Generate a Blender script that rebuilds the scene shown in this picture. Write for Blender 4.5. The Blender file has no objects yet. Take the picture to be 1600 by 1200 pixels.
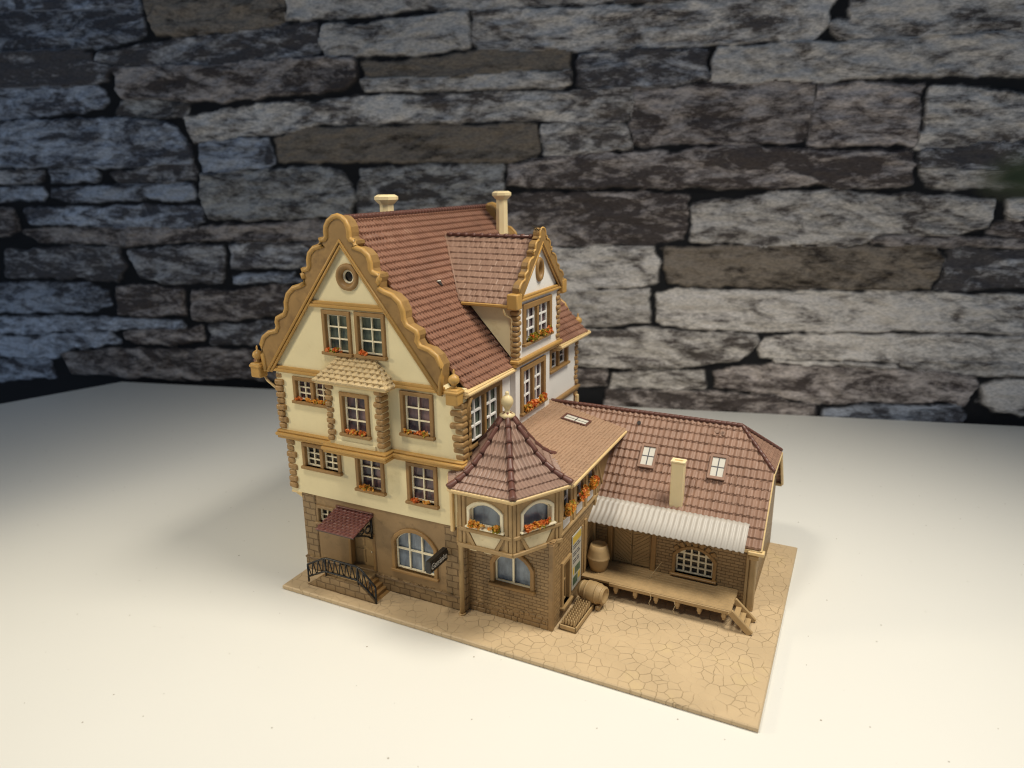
import bpy, bmesh, math, random
import numpy as np
from mathutils import Vector, Matrix
# All lengths are in centimetres: the model house stands about 19 cm tall.
scene = bpy.context.scene
col = scene.collection
rad = math.radians
random.seed(7)
rng = np.random.default_rng(7)

# ------------------------------------------------------------------ materials
def new_mat(name):
    m = bpy.data.materials.new(name)
    m.use_nodes = True
    nt = m.node_tree
    return m, nt, nt.nodes['Principled BSDF']

def N(nt, t, **k):
    n = nt.nodes.new(t)
    for a, v in k.items():
        if a.startswith('i_'):
            n.inputs[a[2:].replace('_', ' ')].default_value = v
        else:
            setattr(n, a, v)
    return n

def rgb(c, f=1.0):
    return (min(c[0]*f, 1), min(c[1]*f, 1), min(c[2]*f, 1), 1)

def mat(name, c, rough=.5, var=.14, vs=1.2, bump=.15, bs=14, spec=.4, axis=None, brick=None, cobble=None,
        dirt=0.0, coat=0.0, sss=0.0, grime=None):
    m, nt, p = new_mat(name)
    L = nt.links
    tc = N(nt, 'ShaderNodeTexCoord')
    n1 = N(nt, 'ShaderNodeTexNoise', i_Scale=vs, i_Detail=5.0, i_Roughness=.6)
    L.new(tc.outputs['Object'], n1.inputs['Vector'])
    mx = N(nt, 'ShaderNodeMix', data_type='RGBA')
    mx.inputs[6].default_value = rgb(c, 1-var*1.6)
    mx.inputs[7].default_value = rgb(c, 1+var*1.6)
    L.new(n1.outputs['Fac'], mx.inputs[0])
    outc = mx.outputs[2]
    n2 = N(nt, 'ShaderNodeTexNoise', i_Scale=bs, i_Detail=3.0)
    L.new(tc.outputs['Object'], n2.inputs['Vector'])
    bmp = N(nt, 'ShaderNodeBump', i_Strength=bump, i_Distance=.02)
    L.new(n2.outputs['Fac'], bmp.inputs['Height'])
    nrm = bmp.outputs['Normal']
    if grime is not None:                      # blotchy worn patches of another colour
        n3 = N(nt, 'ShaderNodeTexNoise', i_Scale=grime[1], i_Detail=6.0, i_Roughness=.65)
        L.new(tc.outputs['Object'], n3.inputs['Vector'])
        rp = N(nt, 'ShaderNodeMapRange')
        rp.inputs['From Min'].default_value = grime[2]; rp.inputs['From Max'].default_value = grime[2]+.18
        L.new(n3.outputs['Fac'], rp.inputs['Value'])
        g = N(nt, 'ShaderNodeMix', data_type='RGBA'); g.inputs[7].default_value = rgb(grime[0])
        L.new(rp.outputs['Result'], g.inputs[0]); L.new(outc, g.inputs[6]); outc = g.outputs[2]
    if brick:
        sx = N(nt, 'ShaderNodeSeparateXYZ'); cx = N(nt, 'ShaderNodeCombineXYZ')
        L.new(tc.outputs['Object'], sx.inputs[0])
        L.new(sx.outputs['X' if axis == 'xz' else 'Y'], cx.inputs['X']); L.new(sx.outputs['Z'], cx.inputs['Y'])
        nd = N(nt, 'ShaderNodeTexNoise', i_Scale=2.5); L.new(tc.outputs['Object'], nd.inputs['Vector'])
        mm = N(nt, 'ShaderNodeVectorMath', operation='MULTIPLY_ADD')
        L.new(nd.outputs['Color'], mm.inputs[0]); mm.inputs[1].default_value = (brick[3],)*3
        L.new(cx.outputs[0], mm.inputs[2])
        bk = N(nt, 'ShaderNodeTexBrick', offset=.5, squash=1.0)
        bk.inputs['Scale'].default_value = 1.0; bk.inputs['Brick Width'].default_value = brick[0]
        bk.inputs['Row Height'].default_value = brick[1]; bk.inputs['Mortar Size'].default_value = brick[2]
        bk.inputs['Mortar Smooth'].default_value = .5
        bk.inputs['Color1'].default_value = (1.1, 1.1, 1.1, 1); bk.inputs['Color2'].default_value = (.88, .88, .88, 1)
        bk.inputs['Mortar'].default_value = (.64, .59, .54, 1)  # joints darkened in colour to stand for the shade in the grooves
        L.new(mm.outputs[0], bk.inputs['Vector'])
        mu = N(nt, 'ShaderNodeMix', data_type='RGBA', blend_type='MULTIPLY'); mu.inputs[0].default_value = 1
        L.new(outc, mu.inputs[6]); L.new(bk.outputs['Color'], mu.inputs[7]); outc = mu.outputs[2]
        b2 = N(nt, 'ShaderNodeBump', invert=True, i_Strength=1.0, i_Distance=.05)
        L.new(bk.outputs['Fac'], b2.inputs['Height']); L.new(nrm, b2.inputs['Normal']); nrm = b2.outputs['Normal']
    if cobble:
        nd = N(nt, 'ShaderNodeTexNoise', i_Scale=1.3); L.new(tc.outputs['Object'], nd.inputs['Vector'])
        mm = N(nt, 'ShaderNodeVectorMath', operation='MULTIPLY_ADD')
        L.new(nd.outputs['Color'], mm.inputs[0]); mm.inputs[1].default_value = (.35, .35, 0)
        L.new(tc.outputs['Object'], mm.inputs[2])
        vo = N(nt, 'ShaderNodeTexVoronoi', feature='DISTANCE_TO_EDGE', voronoi_dimensions='2D', i_Scale=cobble)
        L.new(mm.outputs[0], vo.inputs['Vector'])
        rp = N(nt, 'ShaderNodeMapRange'); rp.inputs['From Max'].default_value = .04
        L.new(vo.outputs['Distance'], rp.inputs['Value'])
        n4 = N(nt, 'ShaderNodeTexNoise', i_Scale=.9); L.new(tc.outputs['Object'], n4.inputs['Vector'])
        r4 = N(nt, 'ShaderNodeMapRange'); r4.inputs['From Min'].default_value = .35; r4.inputs['From Max'].default_value = .6
        r4.inputs['To Min'].default_value = .15
        L.new(n4.outputs['Fac'], r4.inputs['Value'])
        ml = N(nt, 'ShaderNodeMix', data_type='RGBA', blend_type='MULTIPLY')
        inv = N(nt, 'ShaderNodeMath', operation='SUBTRACT'); inv.inputs[0].default_value = 1
        L.new(rp.outputs['Result'], inv.inputs[1])
        mk = N(nt, 'ShaderNodeMath', operation='MULTIPLY'); L.new(inv.outputs[0], mk.inputs[0]); L.new(r4.outputs['Result'], mk.inputs[1])
        L.new(mk.outputs[0], ml.inputs[0]); L.new(outc, ml.inputs[6]); ml.inputs[7].default_value = (.85, .82, .77, 1); outc = ml.outputs[2]
        b2 = N(nt, 'ShaderNodeBump', i_Strength=.7, i_Distance=.045, invert=True)
        L.new(mk.outputs[0], b2.inputs['Height']); L.new(nrm, b2.inputs['Normal']); nrm = b2.outputs['Normal']
    L.new(outc, p.inputs['Base Color']); L.new(nrm, p.inputs['Normal'])
    p.inputs['Roughness'].default_value = rough
    p.inputs['Specular IOR Level'].default_value = spec
    if coat: p.inputs['Coat Weight'].default_value = coat
    if sss:
        p.inputs['Subsurface Weight'].default_value = sss
        p.inputs['Subsurface Radius'].default_value = (.12, .07, .03)
        p.inputs['Subsurface Scale'].default_value = 1.0
    return m

def pane_mat(name, top, bot):
    """glossy pane with a printed curtain behind it"""
    m, nt, p = new_mat(name); L = nt.links
    tc = N(nt, 'ShaderNodeTexCoord')
    n1 = N(nt, 'ShaderNodeTexNoise', i_Scale=1.6, i_Detail=4.0, i_Roughness=.6)
    mp = N(nt, 'ShaderNodeMapping'); mp.inputs['Scale'].default_value = (1.6, 1.6, .7)
    L.new(tc.outputs['Object'], mp.inputs[0]); L.new(mp.outputs[0], n1.inputs['Vector'])
    r = N(nt, 'ShaderNodeValToRGB')
    r.color_ramp.elements[0].position = .36; r.color_ramp.elements[0].color = rgb(bot)
    r.color_ramp.elements[1].position = .62; r.color_ramp.elements[1].color = rgb(top)
    L.new(n1.outputs['Fac'], r.inputs[0]); L.new(r.outputs[0], p.inputs['Base Color'])
    p.inputs['Roughness'].default_value = .18
    return m

M = {}
M['ochre'] = mat('ochre_plastic', (.46, .265, .075), .42, .13, .8, .08, sss=.1)
M['coping'] = mat('brown_ochre_plastic', (.30, .175, .06), .45, .2, .9, .12, grime=((.21, .12, .042), 1.1, .5))  # coping face: browner and darker than the ochre rim, with blotches
M['brown'] = mat('brown_stone_plastic', (.29, .165, .058), .5, .16, 1.5, .25)
M['quoin'] = mat('quoin_plastic', (.33, .195, .075), .45, .22, 2.2, .3, grime=((.19, .105, .035), 3.0, .52))
M['cream'] = mat('cream_plaster_plastic', (.755, .645, .385), .5, .07, .5, .25, 18, grime=((.60, .49, .25), .6, .58))
M['white'] = mat('white_plaster_plastic', (.80, .77, .72), .5, .05, .6, .15, grime=((.72, .58, .33), .9, .64))
M['trim'] = mat('cream_trim_plastic', (.70, .51, .25), .42, .08, 1.0, .08, sss=.1)
M['pale'] = mat('pale_chimney_plastic', (.84, .68, .39), .45, .06, 1.0, .1, sss=.1)
M['finial'] = mat('tan_finial_plastic', (.66, .52, .28), .42, .06, 1.0, .1)
M['sash'] = mat('cream_sash_plastic', (.80, .71, .50), .4, .04, 1.0, .03)
M['sashw'] = mat('white_sash_plastic', (.82, .80, .76), .4, .04, 1.0, .03)
M['stone'] = mat('rough_ground_stone', (.285, .182, .085), .55, .22, .8, .55, 5, grime=((.19, .122, .056), 1.4, .55))
M['ashx'] = mat('ashlar_front', (.26, .172, .084), .55, .22, 1.5, .5, 7, axis='xz', brick=(.62, .36, .03, .14))
M['ashy'] = mat('ashlar_side', (.26, .172, .084), .55, .22, 1.5, .5, 7, axis='yz', brick=(.62, .36, .03, .14))
M['stone2'] = mat('pale_rubble_stone', (.28, .175, .078), .5, .25, 2.5, .5, 8)
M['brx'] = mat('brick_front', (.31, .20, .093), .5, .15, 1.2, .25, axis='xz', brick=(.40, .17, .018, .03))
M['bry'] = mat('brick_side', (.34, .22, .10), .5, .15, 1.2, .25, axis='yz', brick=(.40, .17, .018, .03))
M['timber'] = mat('timber_plastic', (.36, .232, .10), .5, .15, 2.5, .3)
M['panel'] = mat('infill_panel', (.66, .55, .34), .55, .1, 1.8, .2, grime=((.42, .29, .12), 2.4, .58))
M['plate'] = mat('cobbled_plastic', (.53, .395, .235), .5, .12, .5, .3, 9, cobble=2.0, grime=((.59, .45, .24), .45, .58))
M['plateedge'] = mat('plate_edge_plastic', (.40, .265, .128), .5, .08, .5, .1)
M['tan'] = mat('tan_moulded_plastic', (.42, .285, .135), .5, .13, 1.5, .25)
M['roof'] = mat('red_brown_tiles', (.228, .108, .067), .45, .22, 1.0, .3, grime=((.29, .165, .11), 1.0, .57), spec=.35)
M['roofd'] = mat('dusty_dormer_tiles', (.265, .158, .108), .55, .15, 1.4, .3, grime=((.225, .122, .084), 1.8, .56))
M['roofw'] = mat('fine_wing_tiles', (.39, .25, .158), .55, .12, .8, .5, 9)
M['roofs'] = mat('shed_tiles', (.285, .165, .112), .55, .2, 1.1, .3, grime=((.35, .225, .165), 1.6, .6))
M['roofh'] = mat('turret_tiles', (.275, .17, .125), .45, .2, 1.6, .3, grime=((.17, .09, .066), 2.0, .58))
M['ridge'] = mat('dark_ridge_tiles', (.125, .052, .038), .38, .2, 2.0, .2)
M['canopytile'] = mat('canopy_tiles', (.16, .058, .048), .4, .15, 1.5, .2)
M['shingle'] = mat('pale_shingles', (.58, .44, .24), .5, .15, 2.5, .3)
M['black'] = mat('black_plastic', (.018, .017, .016), .35, .2, 2, .05)
M['lettering'] = mat('white_lettering', (.72, .70, .64), .5, .02)
M['dark'] = mat('dark_interior', (.03, .024, .02), .7, .3, 2, .05)
M['corr'] = mat('translucent_sheet', (.47, .43, .375), .5, .05, 1.5, .05, spec=.6)
M['skyl'] = mat('skylight_paper', (.58, .55, .47), .4, .06, 2, .02)
M['cloth'] = mat('weathered_boards', (.37, .25, .12), .55, .18, 3, .4)
M['red'] = mat('orange_red_blossom', (1.0, .23, .05), .6, .25, 7, .1, sss=.5)
M['orange'] = mat('orange_blossom', (1.0, .40, .07), .6, .2, 7, .1, sss=.5)
M['green'] = mat('yellow_green_leaves', (.34, .28, .03), .6, .4, 7, .1)
M['leaf'] = mat('green_leaf', (.085, .10, .035), .5, .3, 2, .1)
M['twig'] = mat('dry_brown_tuft', (.05, .035, .015), .7, .4, 6, .1)
M['yellow'] = mat('yellow_print', (.60, .43, .08), .45, .05)
M['paper'] = mat('printed_paper', (.48, .46, .39), .5, .06, 3)
M['ink'] = mat('grey_print', (.09, .09, .10), .5, .3, 6)
M['pgreen'] = mat('green_print', (.10, .15, .09), .5, .6, 3)
P_PURPLE = pane_mat('pane_purple', (.20, .12, .12), (.05, .045, .06))
P_GREEN = pane_mat('pane_green', (.17, .19, .13), (.05, .07, .06))
P_BLUE = pane_mat('pane_blue', (.24, .285, .335), (.14, .165, .20))
P_DARK = pane_mat('pane_dark', (.10, .08, .06), (.02, .02, .02))

# ------------------------------------------------------------------ frames, builders
class Fr:
    """local frame: u along the wall, v up, n outwards"""
    def __init__(s, o, u, v):
        s.o = Vector(o); s.u = Vector(u).normalized(); s.v = Vector(v).normalized(); s.n = s.u.cross(s.v)
        s.m = Matrix(((s.u.x, s.v.x, s.n.x, s.o.x), (s.u.y, s.v.y, s.n.y, s.o.y), (s.u.z, s.v.z, s.n.z, s.o.z), (0, 0, 0, 1)))
    def p(s, u, v, w=0):
        return s.o + s.u*u + s.v*v + s.n*w
WORLD = Fr((0, 0, 0), (1, 0, 0), (0, 1, 0))

def thing(name, loc, label, cat, group=None):
    e = bpy.data.objects.new(name, None); col.objects.link(e)
    e.location = loc; e.empty_display_size = .5
    e['label'] = label; e['category'] = cat
    if group: e['group'] = group
    return e

def tag(o, label, cat, group=None):
    o['label'] = label; o['category'] = cat
    if group: o['group'] = group
    return o

def obj(name, bm, mats, parent=None, recalc=True):
    if recalc: bmesh.ops.recalc_face_normals(bm, faces=bm.faces[:])
    me = bpy.data.meshes.new(name); bm.to_mesh(me); bm.free()
    if not isinstance(mats, (list, tuple)): mats = [mats]
    for m in mats: me.materials.append(m)
    return link(name, me, parent)

def link(name, me, parent=None):
    o = bpy.data.objects.new(name, me); col.objects.link(o)
    if parent is not None:
        o.parent = parent
        if parent.type == 'EMPTY': o.location = -parent.location
    return o

def BM(): return bmesh.new()

def bx(bm, fr, lo, hi, bev=.025, mi=0, seg=1):
    c = [(a+b)/2 for a, b in zip(lo, hi)]; s = [abs(b-a) for a, b in zip(lo, hi)]
    r = bmesh.ops.create_cube(bm, size=1, matrix=fr.m @ Matrix.Translation(c) @ Matrix.Diagonal((*s, 1)))
    vs = r['verts']; fs = set(f for v in vs for f in v.link_faces)
    for f in fs: f.material_index = mi
    bev = min(bev, min(s)*.42)
    if bev > 0:
        es = list(set(e for v in vs for e in v.link_edges))
        q = bmesh.ops.bevel(bm, geom=es, offset=bev, segments=seg, affect='EDGES', profile=.5, clamp_overlap=True)
        for f in q['faces']:
            f.material_index = mi
            if seg > 1: f.smooth = True

def poly3(bm, pts, mi=0):
    f = bm.faces.new([bm.verts.new(p) for p in pts]); f.material_index = mi; return f

def prism(bm, fr, pts, w0, w1, mi=0):
    a = [bm.verts.new(fr.p(u, v, w0)) for u, v in pts]; b = [bm.verts.new(fr.p(u, v, w1)) for u, v in pts]
    n = len(pts)
    for f in [bm.faces.new(a), bm.faces.new(b)] + [bm.faces.new((a[i], a[(i+1) % n], b[(i+1) % n], b[i])) for i in range(n)]:
        f.material_index = mi

def plate(bm, fr, outer, holes, w0, w1, bev=.02, mi=0):
    """solid slab with holes, traced in the wall's own plane"""
    cu = bpy.data.curves.new('c', 'CURVE'); cu.dimensions = '2D'; cu.fill_mode = 'BOTH'
    for poly in [outer]+list(holes):
        sp = cu.splines.new('POLY'); sp.points.add(len(poly)-1); sp.use_cyclic_u = True
        for q, (x, y) in zip(sp.points, poly): q.co = (x, y, 0, 1)
    cu.extrude = abs(w1-w0)/2-bev; cu.bevel_depth = bev; cu.bevel_resolution = 0; cu.offset = -bev
    t = bpy.data.objects.new('c', cu); me = t.to_mesh()
    me.transform(fr.m @ Matrix.Translation((0, 0, (w0+w1)/2)))
    k = len(bm.faces); bm.from_mesh(me)
    bm.faces.ensure_lookup_table()
    for f in bm.faces[k:]: f.material_index = mi; f.smooth = False
    t.to_mesh_clear(); bpy.data.objects.remove(t); bpy.data.curves.remove(cu)

def tube(bm, pts, r, seg=6, mi=0, caps=True, smooth=True):
    pts = [Vector(p) for p in pts]; rings = []
    for i, p in enumerate(pts):
        d = (pts[min(i+1, len(pts)-1)]-pts[max(i-1, 0)]).normalized()
        a = d.cross(Vector((0, 0, 1)));
        if a.length < 1e-3: a = d.cross(Vector((1, 0, 0)))
        a.normalize(); b = d.cross(a)
        rr = r[i] if isinstance(r, (list, tuple)) else r
        rings.append([bm.verts.new(p+(a*math.cos(t)+b*math.sin(t))*rr) for t in [2*math.pi*k/seg for k in range(seg)]])
    for A, B in zip(rings, rings[1:]):
        for k in range(seg):
            f = bm.faces.new((A[k], A[(k+1) % seg], B[(k+1) % seg], B[k])); f.material_index = mi; f.smooth = smooth
    if caps:
        for R_ in (rings[0], rings[-1]):
            f = bm.faces.new(R_); f.material_index = mi

def lathe(bm, mtx, prof, seg=16, mi=0, smooth=True, caps=True):
    rings = []
    for r, z in prof:
        if r < 1e-4: rings.append([bm.verts.new(mtx @ Vector((0, 0, z)))])
        else: rings.append([bm.verts.new(mtx @ Vector((r*math.cos(2*math.pi*k/seg), r*math.sin(2*math.pi*k/seg), z))) for k in range(seg)])
    for A, B in zip(rings, rings[1:]):
        for k in range(seg):
            q = [A[k % len(A)], A[(k+1) % len(A)], B[(k+1) % len(B)], B[k % len(B)]]
            q2 = []
            for v in q:
                if v not in q2: q2.append(v)
            if len(q2) > 2:
                f = bm.faces.new(q2); f.material_index = mi; f.smooth = smooth
    for R_ in (rings[0], rings[-1]):
        if len(R_) > 2 and caps: bm.faces.new(R_).material_index = mi

def T(x, y, z): return Matrix.Translation((x, y, z))

def rect(u0, v0, u1, v1, rise=0, n=9):
    """rectangle, or with an arched top whose crown is at v1"""
    if not rise: return [(u0, v0), (u1, v0), (u1, v1), (u0, v1)]
    h = (u1-u0)/2; R_ = (h*h+rise*rise)/(2*rise); c = (u0+u1)/2; cy = v1-R_; a = math.asin(min(h/R_, 1))
    return [(u0, v0), (u1, v0)]+[(c+R_*math.sin(a-2*a*k/n), cy+R_*math.cos(a-2*a*k/n)) for k in range(n+1)]

def flower_mesh(bm, fr, u0, u1, v, w, n, h=.22, pal=(0, 1, 2), seed=0, dens=1.0):
    r = random.Random(seed)
    clumps = [(u0+(u1-u0)*r.random(), r.choice(pal)) for _ in range(max(3, int((u1-u0)*3.2)))]
    for i in range(n):
        cu, mi = r.choice(clumps)
        if r.random() < .16: mi = 2
        u = min(max(r.gauss(cu, .13), u0), u1); q = abs(r.gauss(0, 1))
        c = fr.p(u, v+h*(.1+.55*r.random()*(1.2-min(q*.3, .8))), w+r.uniform(-.10, .12))
        s = r.uniform(.055, .115)
        for k in range(2):
            a = Vector((r.gauss(0, 1), r.gauss(0, 1), r.gauss(0, 1))).normalized()
            b = a.orthogonal().normalized(); b.rotate(Matrix.Rotation(r.random()*6, 3, a))
            c2 = a.cross(b)
            poly3(bm, [c+(b*math.cos(t)+c2*math.sin(t))*s*r.uniform(.7, 1.2) for t in (0, 1.25, 2.5, 3.8, 5.0)], mi)

# windows: surround part with sash, pane, sill and flower sub-parts; returns the hole for the wall
def window(parent, fr, u0, v0, u1, v1, n=1, cols=2, rows=3, rise=0, fw=.2, sill=.16, ps=None, sash='sash', frame='brown',
           flowers=0, fseed=1, base=0.0, pal=(0, 1, 2), sillw=.1, proud=.11, bar=.065, name='window', fh=.26, fo=.08):
    o = (u0+fw, v0+sill, u1-fw, v1-fw)
    hole = rect(*o, rise=rise*.85)
    bm = BM(); plate(bm, fr, rect(u0, v0+sill*.4, u1, v1, rise), [hole], base-.12, base+proud, .03)
    mull = .22 if n == 2 else 0
    cw = (o[2]-o[0]-mull*(n-1))/n
    for k in range(1, n):
        x = o[0]+k*cw+(k-1)*mull
        bx(bm, fr, (x, o[1], base-.2), (x+mull, o[3], base+proud-.03), .03)
    win = obj(name, bm, M[frame], parent)
    bm = BM()
    for k in range(n):
        a = o[0]+k*(cw+mull); b = a+cw
        e = .075; holes = []
        dx = (b-a-e*2-bar*(cols-1))/cols; dz = (o[3]-o[1]-e*2-bar*(rows-1))/rows
        if rise:
            ra = rise*.85; h = (b-a)/2; R_ = (h*h+ra*ra)/(2*ra); cc = (a+b)/2; cy = o[3]-R_
            top = lambda x: cy+math.sqrt(max(R_*R_-(x-cc)**2, 0))-e
            zt = o[3]-ra-e
            for i in range(cols):
                x0 = a+e+i*(dx+bar); x1 = x0+dx
                for j in range(rows):
                    z0 = o[1]+e+j*(dz+bar); z1 = z0+dz
                    if j == rows-1: z1 = 99
                    pts = [(x0, z0), (x1, z0)]+[(x1+(x0-x1)*q/5, min(z1, top(x1+(x0-x1)*q/5))) for q in range(6)]
                    if min(p[1] for p in pts[2:]) > z0+.04: holes.append(pts)
            plate(bm, fr, rect(a, o[1], b, o[3], ra), holes, base-.2, base-.1, .01)
        else:
            for i in range(cols):
                for j in range(rows):
                    x0 = a+e+i*(dx+bar); z0 = o[1]+e+j*(dz+bar); holes.append(rect(x0, z0, x0+dx, z0+dz))
            plate(bm, fr, rect(a, o[1], b, o[3]), holes, base-.2, base-.1, .01)
    obj('sash', bm, M[sash], win)
    bm = BM(); plate(bm, fr, hole, [], base-.27, base-.235, .004); obj('pane', bm, ps or P_PURPLE, win)
    bm = BM(); bx(bm, fr, (u0-.06, v0, base-.15), (u1+.06, v0+sill, base+proud+sillw), .03); obj('sill', bm, M[frame], win)
    if flowers:
        bm = BM(); flower_mesh(bm, fr, o[0]+.05, o[2]-.05, o[1], base+fo, int(flowers*(o[2]-o[0])*52), h=fh, seed=fseed, pal=pal)
        obj('flowers', bm, [M['red'], M['orange'], M['green']], win, recalc=False)
    g = .004
    return [(x, y) for x, y in rect(o[0]-g, o[1]-g, o[2]+g, o[3]+g, rise*.85)]

def quoins(name, parent, fr, u, side, v0, v1, n, wide=.62, narrow=.45, proud=.11, back=.42, seed=0):
    """column of pillow-faced corner blocks; side=+1 the blocks reach towards +u"""
    r = random.Random(seed); bm = BM(); h = (v1-v0)/n
    for k in range(n):
        w = (wide if k % 2 else narrow)*r.uniform(.92, 1.1)*.88
        a, b = (u-.06, u+w) if side > 0 else (u-w, u+.06)
        k0 = len(bm.verts); bx(bm, fr, (a, v0+k*h+.008, -back), (b, v0+(k+1)*h-.008, proud*r.uniform(.7, 1.35)), .10, seg=3)
        bm.verts.ensure_lookup_table(); tl = r.uniform(-.09, .09); cm = fr.p((a+b)/2, 0, 0)
        for q in bm.verts[k0:]: q.co += fr.v*((q.co-cm).dot(fr.u)*tl)
    return obj(name, bm, M['quoin'], parent)

# real tile relief: rows overlap, lower edges are curved; built flat in (u, s, h) and then mapped onto the slope
def tiles(name, fmap, W, S, tw, th, kind, clips, m, parent, lift=.07, du=None, ds=None, skirt=.1, seed=0, irregular=.014, groove=.05):
    du = du or tw/6; ds = ds or th/6
    nu = int(round((W[1]-W[0])/du))+1; ns = int(round((S[1]-S[0])/ds))+1
    u, s = np.meshgrid(np.linspace(W[0], W[1], nu), np.linspace(S[0], S[1], ns))
    rr = np.random.default_rng(seed)
    row = np.floor((s-S[0])/th+1e-6).astype(int); t = (s-S[0])/th-row
    offs = (row % 2)*.5 if kind != 'pan' else 0*row
    jit = rr.uniform(-.06, .06, row.max()+3)
    xx = (u-W[0])/tw+offs+jit[row]*(kind != 'pan')
    c = np.floor(xx).astype(int); x = xx-c-.5
    e = .36*np.abs(2*x)**2.2 if kind == 'beaver' else (.10*np.abs(2*x)**4 if kind == 'flat' else 0.12*(np.cos(2*np.pi*x)*-.5+.5))
    own = t >= e
    h = np.where(own, lift*(1-t), -lift*t*.6)
    rnd = rr.uniform(-1, 1, (row.max()+3, c.max()-c.min()+4))
    h += irregular*rnd[row, c-c.min()]*own
    if kind == 'pan': h += .035*np.cos(2*np.pi*x)*own
    else: h -= np.where(np.abs(x) > .38, groove, 0)*own
    v = np.stack([u.ravel(), s.ravel(), h.ravel()], 1)
    idx = np.arange(nu*ns).reshape(ns, nu)
    f = np.stack([idx[:-1, :-1].ravel(), idx[:-1, 1:].ravel(), idx[1:, 1:].ravel(), idx[1:, :-1].ravel()], 1)
    me = bpy.data.meshes.new(name)
    me.from_pydata(v.tolist(), [], f.tolist())
    bm = BM(); bm.from_mesh(me); bpy.data.meshes.remove(me)
    for (px, py), (nx, ny) in clips:
        bmesh.ops.bisect_plane(bm, geom=bm.verts[:]+bm.edges[:]+bm.faces[:], plane_co=(px, py, 0), plane_no=(nx, ny, 0), clear_outer=True)
    be = [e_ for e_ in bm.edges if e_.is_boundary]
    ex = bmesh.ops.extrude_edge_only(bm, edges=be)
    for q in ex['geom']:
        if isinstance(q, bmesh.types.BMVert): q.co.z = -skirt
    for q in bm.verts: q.co = Vector(fmap(q.co.x, q.co.y, q.co.z))
    bmesh.ops.recalc_face_normals(bm, faces=bm.faces[:])
    return obj(name, bm, m, parent, recalc=False)

def flat_map(fr):
    return lambda u, s, h: fr.p(u, s, h)

def ridge_beads(bm, a, b, r, step, seg=8):
    a = Vector(a); b = Vector(b); n = max(1, int((b-a).length/step)); d = (b-a)/n
    for k in range(n):
        p = a+d*k; q = a+d*(k+1.08)
        tube(bm, [p, p+d*.15, q-d*.1, q], [r*.86, r, r*.93, r*.8], seg)

# ------------------------------------------------------------------ the gabled main house
house = thing('gabled_house', (4.0, 9.0, .25), 'tall cream and ochre model house with scalloped gables and a steep red brown roof', 'model house')
FF = Fr((0, 2.05, 0), (1, 0, 0), (0, 0, 1))
FR = Fr((10.05, 0, 0), (0, 1, 0), (0, 0, 1))
FL = Fr((-.75, 0, 0), (0, -1, 0), (0, 0, 1))
FB_ = Fr((0, 16.45, 0), (-1, 0, 0), (0, 0, 1))
CX = 4.03
# ground floor
hg = [window(house, FF, 5.7, 1.5, 8.4, 4.07, cols=3, rows=2, rise=.8, fw=.2, ps=P_BLUE, bar=.09, sillw=.06),
      window(house, FF, .95, 3.1, 2.15, 4.2, cols=2, rows=2, fw=.17, ps=P_DARK, frame='stone')]
door = [(3.0, 1.1), (4.55, 1.1), (4.55, 3.1), (3.0, 3.1)]
bm = BM(); plate(bm, FF, rect(.05, .25, 9.95, 4.76), hg+[door], -.35, 0, .02); obj('ground_floor_wall', bm, M['stone'], house)
for a, b in ((.03, .92), (8.85, 9.97)):
    bm = BM(); bx(bm, FF, (a, .3, -.3), (b, 4.7, .05), .03); obj('corner_stonework', bm, M['ashx'], house)
for a, b in ((0, 2.95), (4.6, 9.98)):
    bm = BM(); bx(bm, FF, (a, .25, -.1), (b, .94, .14), .04); bx(bm, FF, (a-.02, .92, -.08), (b+.02, 1.04, .19), .04); obj('plinth', bm, M['ashx'], house)
bm = BM()
bx(bm, FF, (2.98, 1.1, -.5), (4.58, 3.12, -.34), .01)
for k in range(2):
    for z in (1.25, 2.2): bx(bm, FF, (3.1+k*.74, z, -.36), (3.72+k*.74, z+.78, -.31), .03)
d_ = obj('door', bm, M['timber'], house)
bm = BM(); bx(bm, FF, (2.9, 1.1, -.3), (3.08, 3.2, .05), .03); bx(bm, FF, (4.47, 1.1, -.3), (4.65, 3.2, .05), .03); bx(bm, FF, (2.9, 3.1, -.3), (4.65, 3.26, .05), .03)
obj('door_frame', bm, M['brown'], d_)
bm = BM(); lathe(bm, T(4.2, 2.3, 2.0), [(0, -.05), (.05, -.03), (.05, .03), (0, .05)], 8); obj('handle', bm, M['sash'], d_)
# door canopy with black scrolled brackets
FC = Fr((2.3, .32, 3.86), (1, 0, 0), (0, 1.73, .46))
cp = tiles('door_canopy', flat_map(FC), (0, 2.35), (0, 1.80), .26, .2, 'beaver', [], M['canopytile'], house, lift=.045, skirt=.05)
bm = BM(); bx(bm, FC, (.02, .02, -.14), (2.33, 1.76, -.05), .02); obj('soffit', bm, M['black'], cp)
for x in (2.45, 4.5):
    bm = BM()
    tube(bm, [(x, 2.0, 3.0), (x, 2.0, 4.2)], .065); tube(bm, [(x, .42, 3.74), (x, 2.0, 4.15)], .06)
    tube(bm, [(x, 2.0-.1-1.3*math.sin(t)*0-1.35*(t/1.5), 3.05+.75*(t/1.5)**.7) for t in np.linspace(0, 1.5, 8)], .05)
    for cy, cz, r in ((1.72, 3.62, .24), (1.25, 3.72, .15), (.92, 3.7, .1)):
        tube(bm, [(x, cy+r*math.cos(a)*(1-a/22), cz+r*math.sin(a)*(1-a/22)) for a in np.linspace(0, 8, 16)], .04, 5)
    obj('bracket', bm, M['black'], cp)
bm = BM(); tube(bm, [FC.p(u, 1.77, .07) for u in np.linspace(0, 2.35, 12)], .06, 6); obj('ridge_cap', bm, M['ridge'], cp)
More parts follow.
